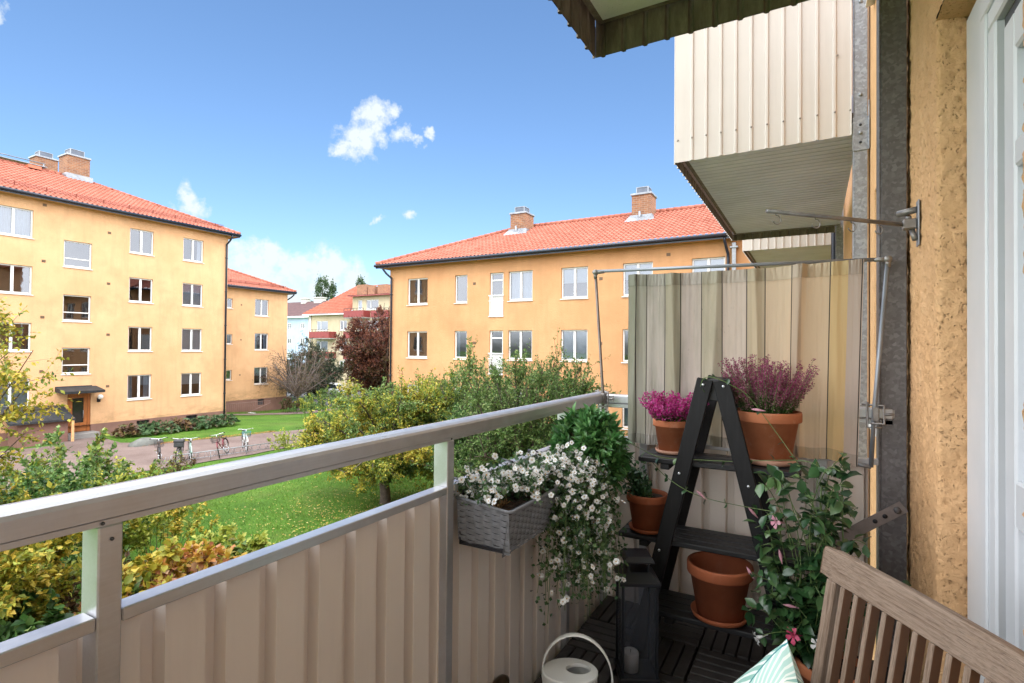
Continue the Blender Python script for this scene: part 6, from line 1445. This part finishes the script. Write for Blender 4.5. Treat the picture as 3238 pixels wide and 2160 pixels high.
trumpet((-.125, 2.27, .715), (-.7, -.6, .2), 'pink', .95); trumpet((-.065, 2.20, .335), (-.6, -.8, .2), 'rose', 1.05); trumpet((-.185, 2.22, .285), (-.8, -.4, -.3), 'white', .95); trumpet((.01, 2.16, .34), (-.5, -.8, .2), 'white', .85)
for p, d in (((-.11, 2.28, .585), (-.2, 0, 1)), ((-.215, 2.28, .50), (-.5, 0, .8)), ((-.075, 2.22, .43), (-1, -.3, .15)), ((-.42, 2.40, .745), (-.6, 0, .5)), ((-.20, 2.39, 1.12), (-1, -.1, .1)), ((-.215, 2.37, .71), (-.5, -.2, .6))): trumpet(p, d, 'pink', 1., False)
pot('flower_pot', 'terracotta pot of the climbing plant, standing on the deck behind the teak chair', .055, 2.33, .0, .12, .2, M_pot, M_potw, True, 'terracotta pots on the deck')
# ============================================================ cycles
def bicycle(label, x, y, hd, roll, frame_c, bask=None, wire=True, steer=.2):
    zb = float(gz(x, y)) + .03; t = thing('bicycle', label, 'bicycle', (0, 0, 0), 'bicycles in the rack beside the gravel path')
    Mf = pbr('frame_' + frame_c, {'white': (.62, .64, .64), 'dark': (.025, .025, .03), 'red': (.16, .03, .04), 'green': (.30, .42, .38)}[frame_c], .35, .1, var=.05)
    Mt = pbr('tyre_rubber', (.02, .02, .02), .8); Ms = pbr('chrome', (.55, .56, .58), .25, .9)
    for k, xc in enumerate((-.54, .54)):
        Ws = Matrix.Translation((xc, 0, .34)) @ (Matrix.Rotation(steer, 4, 'Z') if k else Matrix.Identity(4)); w = MB(); pts = [Ws @ V((.33 * math.cos(a), 0, .33 * math.sin(a))) for a in np.linspace(0, 6.2832, 25)]; w.tube(pts, .019, 6, cap=False); wo = w.build('wheel', Mt, t, (0, 0, 0))
        w = MB(); w.tube([Ws @ V((.305 * math.cos(a), 0, .305 * math.sin(a))) for a in np.linspace(0, 6.2832, 25)], .009, 5, cap=False)
        for a in np.linspace(0, 6.28, 15)[:-1]: w.tube([Ws @ V((0, .02, 0)), Ws @ V((.3 * math.cos(a), 0, .3 * math.sin(a)))], .0022, 3, cap=False)
        w.tube([Ws @ V((0, -.05, 0)), Ws @ V((0, .05, 0))], .02, 8); w.build('rim', Ms, wo)
        w = MB(); w.tube([Ws @ V((.365 * math.cos(a), 0, .365 * math.sin(a))) for a in np.linspace(.4 if k else .2, 2.9 if k else 3.0, 12)], .02, 5, sx=1.4); w.build('mudguard', Mf, t)
    f = MB(); hd0 = V((.40, 0, .72)); bb = V((-.08, 0, .29)); st = V((-.22, 0, .74))
    f.tube([hd0 + V((-.02, 0, .10)), hd0, V((.47, 0, .55)), V((.54, 0, .34))], .016, 8); f.tube([hd0, V((.15, 0, .45)), bb], .018, 8); f.tube([bb, st], .016, 8); f.tube([V((-.54, 0, .34)), bb], .011, 6); f.tube([V((-.54, 0, .34)), V((-.19, 0, .62))], .009, 6); f.tube([V((.36, 0, .66)), V((.1, 0, .50)), V((-.15, 0, .5))], .013, 6); f.build('frame', Mf, t)
    s = MB(); s.tube([(-.36, 0, .87), (-.28, 0, .88), (-.12, 0, .86), (-.05, 0, .85)], [.085, .10, .05, .02], 10, sx=1.); s.v = [(a, b, .86 + (c - .86) * .35) for a, b, c in s.v]; s.tube([st, (-.26, 0, .86)], .012, 6); s.build('saddle', M_black, t)
    h = MB(); h.tube([(.24, -.30, .99), (.33, -.26, 1.02), (.37, -.10, 1.0), (.38, 0, .99), (.37, .10, 1.0), (.33, .26, 1.02), (.24, .30, .99)], .012, 8); h.tube([(.38, 0, .99), (.39, 0, .80)], .013, 8); ho = h.build('handlebar', Ms, t)
    g = MB(); [g.tube([(.22, s_ * .305, .985), (.31, s_ * .275, 1.015)], .019, 8) for s_ in (-1, 1)]; g.build('grip', M_black if frame_c != 'white' else M_white, ho)
    c = MB(); c.lathe([(.001, -.01), (.09, -.01), (.09, .01), (.001, .01)], (-.08, .05, .29), 14, 0, 1, 1, Matrix.Rotation(rad(90), 4, 'X')); c.tube([(-.08, .08, .29), (.0, .09, .14)], .01, 6); c.tube([(-.08, -.08, .29), (-.16, -.09, .44)], .01, 6); c.box(-.05, .08, .12, .05, .17, .145); c.box(-.21, -.17, .43, -.11, -.08, .455); c.build('crank', Ms, t)
    r_ = MB(); r_.box(-.78, -.07, .70, -.36, .07, .715); r_.tube([(-.54, .06, .34), (-.6, .06, .70)], .006, 5); r_.tube([(-.54, -.06, .34), (-.6, -.06, .70)], .006, 5); r_.build('luggage_rack', M_black, t)
    if bask:
        b = MB(); y0, y1, x0, x1, z0, z1 = -.17, .17, .44, .70, .70, .94
        P8 = lambda u, v_, w: V((x0 + (x1 - x0) * u + (0 if w else (.03 if u < .5 else -.03)), (y0 + (y1 - y0) * v_) * (1 if w else .82), z0 + (z1 - z0) * w))
        if wire:
            for w in (0, .33, .66, 1): b.tube([P8(0, 0, w), P8(1, 0, w), P8(1, 1, w), P8(0, 1, w), P8(0, 0, w)], .005, 4)
            for v_ in np.linspace(0, 1, 7): b.tube([P8(1, v_, 0), P8(1, v_, 1)], .0035, 3); b.tube([P8(0, v_, 0), P8(0, v_, 1)], .0035, 3); b.tube([P8(v_, 0, 0), P8(v_, 0, 1)], .0035, 3); b.tube([P8(v_, 1, 0), P8(v_, 1, 1)], .0035, 3); b.tube([P8(0, v_, 0), P8(1, v_, 0)], .0035, 3)
        else: b.add([P8(a, c_, w) for w in (0, 1) for a, c_ in ((0, 0), (1, 0), (1, 1), (0, 1))], [(0, 1, 2, 3), (0, 1, 5, 4), (1, 2, 6, 5), (2, 3, 7, 6), (3, 0, 4, 7)]); b.tube([P8(0, 0, 1), P8(1, 0, 1), P8(1, 1, 1), P8(0, 1, 1), P8(0, 0, 1)], .012, 5)
        if bask == 'cover': b.bbox(x0 - .02, y0 - .02, z1 - .06, x1 + .02, y1 + .02, z1 + .07, .03); b.bbox(x0 - .01, y0 - .0, z0 + .02, x1 + .01, y1 + .0, z1 - .06, .02)
        b.build('basket', pbr('basket_black', (.03, .03, .035), .6, var=.3) if bask != 'teal' else pbr('basket_teal', (.04, .22, .25), .5), t)
    t.location = (x, y, zb); t.rotation_euler = (roll, 0, hd); return t
HD = rad(-27)
bicycle('dark bicycle with a black wire basket, leftmost of the row', -23.7, 12.35, HD, .03, 'dark', 'wire', True, .1)
bicycle('dark bicycle with a covered black front basket, second from the left', -22.95, 12.75, HD - .15, -.05, 'dark', 'cover', False, -.15)
bicycle('pale green and white bicycle without a basket, beside the covered-basket one', -22.7, 13.05, HD, .0, 'green', None, True, .0)
bicycle('dark red bicycle leaning over with a wire basket, apart from the left three', -22.6, 14.45, HD - .38, .20, 'red', 'wire', True, .3)
bicycle('white bicycle with a teal basket, rightmost of the row', -23.05, 15.75, HD, .0, 'white', 'teal', True, .05)
rk = thing('cycle_rack', 'low galvanised cycle rack running along the lawn edge', 'cycle rack', (-22.2, 14.5, -3.5)); m = MB()
a, b = V((-22.55, 12.2, -3.1)), V((-21.7, 17.4, -3.12)); m.tube([a, b], .02, 6); m.tube([a - V((.35, 0, .3)), b - V((.35, 0, .3))], .015, 6)
for k in range(15):
    p = a.lerp(b, k / 14); m.tube([p, p - V((0, 0, .4))] if k % 4 == 0 else [p, p - V((.18, 0, .05)), p - V((.35, 0, .3))], .014 if k % 4 == 0 else .009, 5)
    q = p - V((.32, 0, .3)); m.tube([q + V((0, -.09, 0)), q + V((.02, -.05, .22)), q + V((.02, .05, .22)), q + V((0, .09, 0))], .008, 5)
m.build('rail', M_galv, rk)
# ============================================================ cars
def car(label, x, y, hd, colr):
    zb = float(gz(x, y)) + .03; t = thing('parked_car', label, 'car', (0, 0, 0), 'cars parked beyond the hedge')
    Mp = pbr('car_paint_' + colr, {'white': (.70, .71, .72), 'blue': (.05, .12, .32)}[colr], .25, .1, var=.03)
    lower = [(-2.05, .42, .80), (-2.08, .62, .84), (-1.98, .86, .86), (-1.4, .93, .87), (0, .95, .88), (1.0, .93, .88), (1.75, .80, .84), (2.05, .62, .78), (2.08, .40, .74)]
    def sec(xx, zt, w): return [(xx, -w, .24), (xx, -w - .02, .55), (xx, -w + .03, zt), (xx, w - .03, zt), (xx, w + .02, .55), (xx, w, .24)]
    m = MB(); vs = []; [vs.extend(sec(xx, zt, w)) for xx, zt, w in lower]; n = 6; k = len(lower)
    m.add(vs, [(i * n + j, i * n + (j + 1) % n, (i + 1) * n + (j + 1) % n, (i + 1) * n + j) for i in range(k - 1) for j in range(n)] + [tuple(range(n)), tuple((k - 1) * n + j for j in range(n - 1, -1, -1))], 0, True)
    cab = [(-1.92, .88, .80), (-1.55, 1.36, .62), (-.9, 1.47, .60), (.2, 1.46, .60), (.62, 1.33, .63), (1.15, .93, .78)]
    m.add([(xx, s * w, z) for xx, z, w in cab[1:5] for s in (-1, 1)], [(0, 1, 3, 2), (2, 3, 5, 4), (4, 5, 7, 6)], 0, True)
    for s in (-1, 1):
        for (a_, b_) in ((0, 1), (4, 5)): pa, pb = cab[a_], cab[b_]; m.tube([(pa[0], s * pa[2], pa[1]), (pb[0], s * pb[2], pb[1])], .035, 5)
        m.tube([(-.35, s * .62, 1.44), (-.30, s * .84, .93)], .035, 5); m.tube([(cc[0], s * cc[2], cc[1] - .01) for cc in cab[1:5]], .03, 5)
    m.build('body', Mp, t)
    g = MB(); top = [V((xx, 0, z)) for xx, z, w in cab]
    for s in (-1, 1):
        ring = [(xx, s * (w - .0), z - .02) for xx, z, w in cab]; g.add(ring, [tuple(range(6))])
    for a_, b_ in ((0, 1), (4, 5)): pa, pb = cab[a_], cab[b_]; g.add([(pa[0], -pa[2], pa[1]), (pa[0], pa[2], pa[1]), (pb[0], pb[2], pb[1]), (pb[0], -pb[2], pb[1])], [(0, 1, 2, 3)])
    g.build('windows', pbr('car_glass', (.03, .04, .05), .05, spec=.9), t)
    for xx in (-1.3, 1.3):
        for s in (-1, 1):
            w = MB(); w.lathe([(.2, -.1), (.30, -.1), (.32, -.05), (.32, .05), (.30, .1), (.2, .1)], (xx, s * .80, .32), 20, 0, 1, 1, Matrix.Rotation(rad(90), 4, 'X')); wo = w.build('wheel', pbr('tyre_rubber', (.02, .02, .02), .8), t); w = MB(); w.lathe([(.001, -.09), (.2, -.09), (.2, .09), (.001, .09)], (xx, s * .81, .32), 12, 0, 1, 1, Matrix.Rotation(rad(90), 4, 'X')); w.build('rim', M_zinc, wo)
    for s in (-1, 1):
        w = MB(); w.bbox(-2.10, s * .66 - .1, .66, -1.95, s * .66 + .1, 1.0, .02); w.build('tail_light', pbr('tail_red', (.5, .06, .03), .3), t); w = MB(); w.bbox(1.9, s * .6 - .13, .58, 2.09, s * .6 + .13, .72, .02); w.build('headlight', pbr('lamp_clear', (.7, .7, .72), .15), t)
    t.location = (x, y, zb); t.rotation_euler = (0, 0, hd)
car('white hatchback parked beyond the hedge, left of the copper beech', -48.2, 42.6, rad(205), 'white')
car('pale blue-white parked car half hidden behind the shrubs, right of the hatchback', -42.4, 45.5, rad(200), 'white')
car('blue parked car mostly hidden behind the shrubs next to the orange house', -38.0, 43.5, rad(205), 'blue')
# ============================================================ camera, light, sky
cam = bpy.data.cameras.new('Camera'); co = bpy.data.objects.new('Camera', cam); COL.objects.link(co); SC.camera = co
YAW, PIT, ROL, Hc = rad(29.35), rad(.7), rad(.5), 1.362
d = V((-math.sin(YAW) * math.cos(PIT), math.cos(YAW) * math.cos(PIT), math.sin(PIT))); r0 = V((math.cos(YAW), math.sin(YAW), 0)); u0 = r0.cross(d)
R_ = r0 * math.cos(ROL) + u0 * math.sin(ROL); U_ = u0 * math.cos(ROL) - r0 * math.sin(ROL)
co.matrix_world = Matrix(((R_.x, U_.x, -d.x, 0), (R_.y, U_.y, -d.y, 0), (R_.z, U_.z, -d.z, Hc), (0, 0, 0, 1)))
cam.sensor_width = 36; cam.lens = 36 * 1700 / 3238; cam.clip_start = .05; cam.clip_end = 5000
SUN = V((.50, -.50, .70)).normalized()
sl_ = bpy.data.lights.new('Sun', 'SUN'); so = bpy.data.objects.new('Sun', sl_); COL.objects.link(so); sl_.energy = .75; sl_.angle = rad(25); sl_.color = (1, .97, .93)
so.rotation_euler = SUN.to_track_quat('Z', 'Y').to_euler()
w = bpy.data.worlds.new('World'); SC.world = w; w.use_nodes = True; nt = w.node_tree; nt.nodes.clear()
sky = N(nt, 'ShaderNodeTexSky', sky_type='NISHITA', sun_disc=False, sun_elevation=math.asin(SUN.z), sun_rotation=math.atan2(SUN.x, SUN.y), altitude=0, air_density=1.0, dust_density=.6, ozone_density=2.0)
tc = N(nt, 'ShaderNodeTexCoord'); dirv = tc.outputs['Generated']
nd = N(nt, 'ShaderNodeTexNoise', i={'Scale': 26., 'Detail': 5, 'Roughness': .6}); L(nt, dirv, nd.inputs['Vector'])
vw = N(nt, 'ShaderNodeVectorMath', operation='MULTIPLY_ADD'); L(nt, nd.outputs['Color'], vw.inputs[0]); vw.inputs[1].default_value = (.05, .05, .05)
vo_ = N(nt, 'ShaderNodeVectorMath', operation='SUBTRACT'); L(nt, dirv, vo_.inputs[0]); vo_.inputs[1].default_value = (.025, .025, .025); L(nt, vo_.outputs[0], vw.inputs[2])
n1 = N(nt, 'ShaderNodeTexNoise', i={'Scale': 16., 'Detail': 9, 'Roughness': .62, 'Lacunarity': 2.1}); L(nt, dirv, n1.inputs['Vector'])
blobs = [(-0.6451, 0.6584, 0.3878, 0.0284), (-0.6614, 0.6609, 0.3547, 0.0312), (-0.6821, 0.653, 0.329, 0.0214), (-0.6924, 0.6417, 0.3298, 0.014), (-0.6175, 0.6773, 0.4, 0.0149), (-0.6395, 0.683, 0.3529, 0.0183), (-0.6055, 0.708, 0.3634, 0.0116), (-0.5943, 0.7239, 0.3505, 0.0105), (-0.5749, 0.7294, 0.3707, 0.0075), (-0.6165, 0.698, 0.3620, 0.016), (-0.600, 0.7165, 0.3560, 0.010), (-0.8504, 0.477, 0.222, 0.0181), (-0.8571, 0.4689, 0.2135, 0.014), (-0.8451, 0.4887, 0.2167, 0.0152), (-0.8283, 0.5421, 0.1414, 0.0314), (-0.8135, 0.5661, 0.1333, 0.0318), (-0.7971, 0.5834, 0.1558, 0.0241), (-0.7758, 0.617, 0.1324, 0.0327), (-0.7529, 0.6442, 0.1345, 0.0276), (-0.732, 0.6675, 0.1363, 0.0251), (-0.7152, 0.6884, 0.1211, 0.0225), (-0.8163, 0.5685, 0.1021, 0.0371), (-0.7885, 0.6086, 0.0888, 0.0433), (-0.7491, 0.6553, 0.097, 0.0333), (-0.6712, 0.7074, 0.2215, 0.0073), (-0.6263, 0.7432, 0.2354, 0.0082), (-0.8748, 0.262, 0.4076, 0.0094)]
tot = None
for x, y, z, rr in blobs:
    vd = N(nt, 'ShaderNodeVectorMath', operation='DISTANCE'); L(nt, vw.outputs[0], vd.inputs[0]); vd.inputs[1].default_value = (x, y, z)
    q = math_n(nt, 'DIVIDE', vd.outputs['Value'], rr * 1.42); q = math_n(nt, 'POWER', 2.718, math_n(nt, 'MULTIPLY', math_n(nt, 'MULTIPLY', q, q), -1.)); tot = q if tot is None else math_n(nt, 'MAXIMUM', tot, q)
n2 = N(nt, 'ShaderNodeTexNoise', i={'Scale': 55., 'Detail': 6, 'Roughness': .6}); L(nt, dirv, n2.inputs['Vector'])
den = math_n(nt, 'ADD', tot, math_n(nt, 'ADD', math_n(nt, 'MULTIPLY', math_n(nt, 'SUBTRACT', n1.outputs['Fac'], .5), 2.3), math_n(nt, 'MULTIPLY', math_n(nt, 'SUBTRACT', n2.outputs['Fac'], .5), 1.1)))
mask = math_n(nt, 'MULTIPLY', ramp(nt, den, [(.46, 0.), (.70, .4), (1.1, .97)]), ramp(nt, tot, [(.10, 0.), (.45, 1.)]))
# blue sky: the sky texture, its glare near the horizon compressed
tint = N(nt, 'ShaderNodeMix', data_type='RGBA', blend_type='MULTIPLY'); tint.inputs[0].default_value = 1; L(nt, sky.outputs[0], tint.inputs[6]); tint.inputs[7].default_value = SKY_TINT
gm = N(nt, 'ShaderNodeGamma'); gm.inputs[1].default_value = SKY_GAM; L(nt, tint.outputs[2], gm.inputs[0])
hs = N(nt, 'ShaderNodeHueSaturation', i={'Saturation': SKY_SAT, 'Value': SKY_VAL}); L(nt, gm.outputs[0], hs.inputs['Color'])
bl = N(nt, 'ShaderNodeMix', data_type='RGBA')
L(nt, mask, bl.inputs[0]); L(nt, hs.outputs[0], bl.inputs[6]); bl.inputs[7].default_value = (CLOUD * .88, CLOUD * .96, CLOUD, 1)
# bright cloud added unseen overhead and behind, to fill the balcony with light: direction masks in world space
sx = N(nt, 'ShaderNodeSeparateXYZ'); L(nt, dirv, sx.inputs[0])
up = ramp(nt, math_n(nt, 'ADD', sx.outputs[2], math_n(nt, 'MULTIPLY', math_n(nt, 'SUBTRACT', n1.outputs['Fac'], .5), .15)), [(.64, 0.), (.80, 1.)])
vf = N(nt, 'ShaderNodeVectorMath', operation='DOT_PRODUCT'); L(nt, dirv, vf.inputs[0]); vf.inputs[1].default_value = (-.49, .8717, 0)
back = ramp(nt, math_n(nt, 'ADD', vf.outputs['Value'], math_n(nt, 'MULTIPLY', math_n(nt, 'SUBTRACT', n1.outputs['Fac'], .5), .2)), [(.35, 1.), (.58, 0.)])
back = math_n(nt, 'MULTIPLY', back, ramp(nt, sx.outputs[2], [(-.02, 0.), (.05, 1.)]))
ov = math_n(nt, 'MAXIMUM', up, back)
n3 = N(nt, 'ShaderNodeTexNoise', i={'Scale': 3.5, 'Detail': 6, 'Roughness': .6}); L(nt, dirv, n3.inputs['Vector'])
cc_ = ramp(nt, n3.outputs['Fac'], [(.3, (.62, .65, .70)), (.7, (.98, .99, 1.))])
sc_ = N(nt, 'ShaderNodeVectorMath', operation='SCALE'); L(nt, cc_, sc_.inputs[0]); sc_.inputs['Scale'].default_value = OVC_FILL
b2 = N(nt, 'ShaderNodeMix', data_type='RGBA'); L(nt, ov, b2.inputs[0]); L(nt, bl.outputs[2], b2.inputs[6]); L(nt, sc_.outputs[0], b2.inputs[7])
bl = b2
bg = N(nt, 'ShaderNodeBackground'); bg.inputs[1].default_value = BG; L(nt, bl.outputs[2], bg.inputs[0]); ow = N(nt, 'ShaderNodeOutputWorld'); L(nt, bg.outputs[0], ow.inputs[0])
SC.view_settings.view_transform = 'Standard'; SC.view_settings.look = 'None'; SC.view_settings.exposure = EXPO; SC.view_settings.gamma = 1
SC.cycles.max_bounces = 7; SC.cycles.transparent_max_bounces = 16; SC.cycles.use_denoising = True
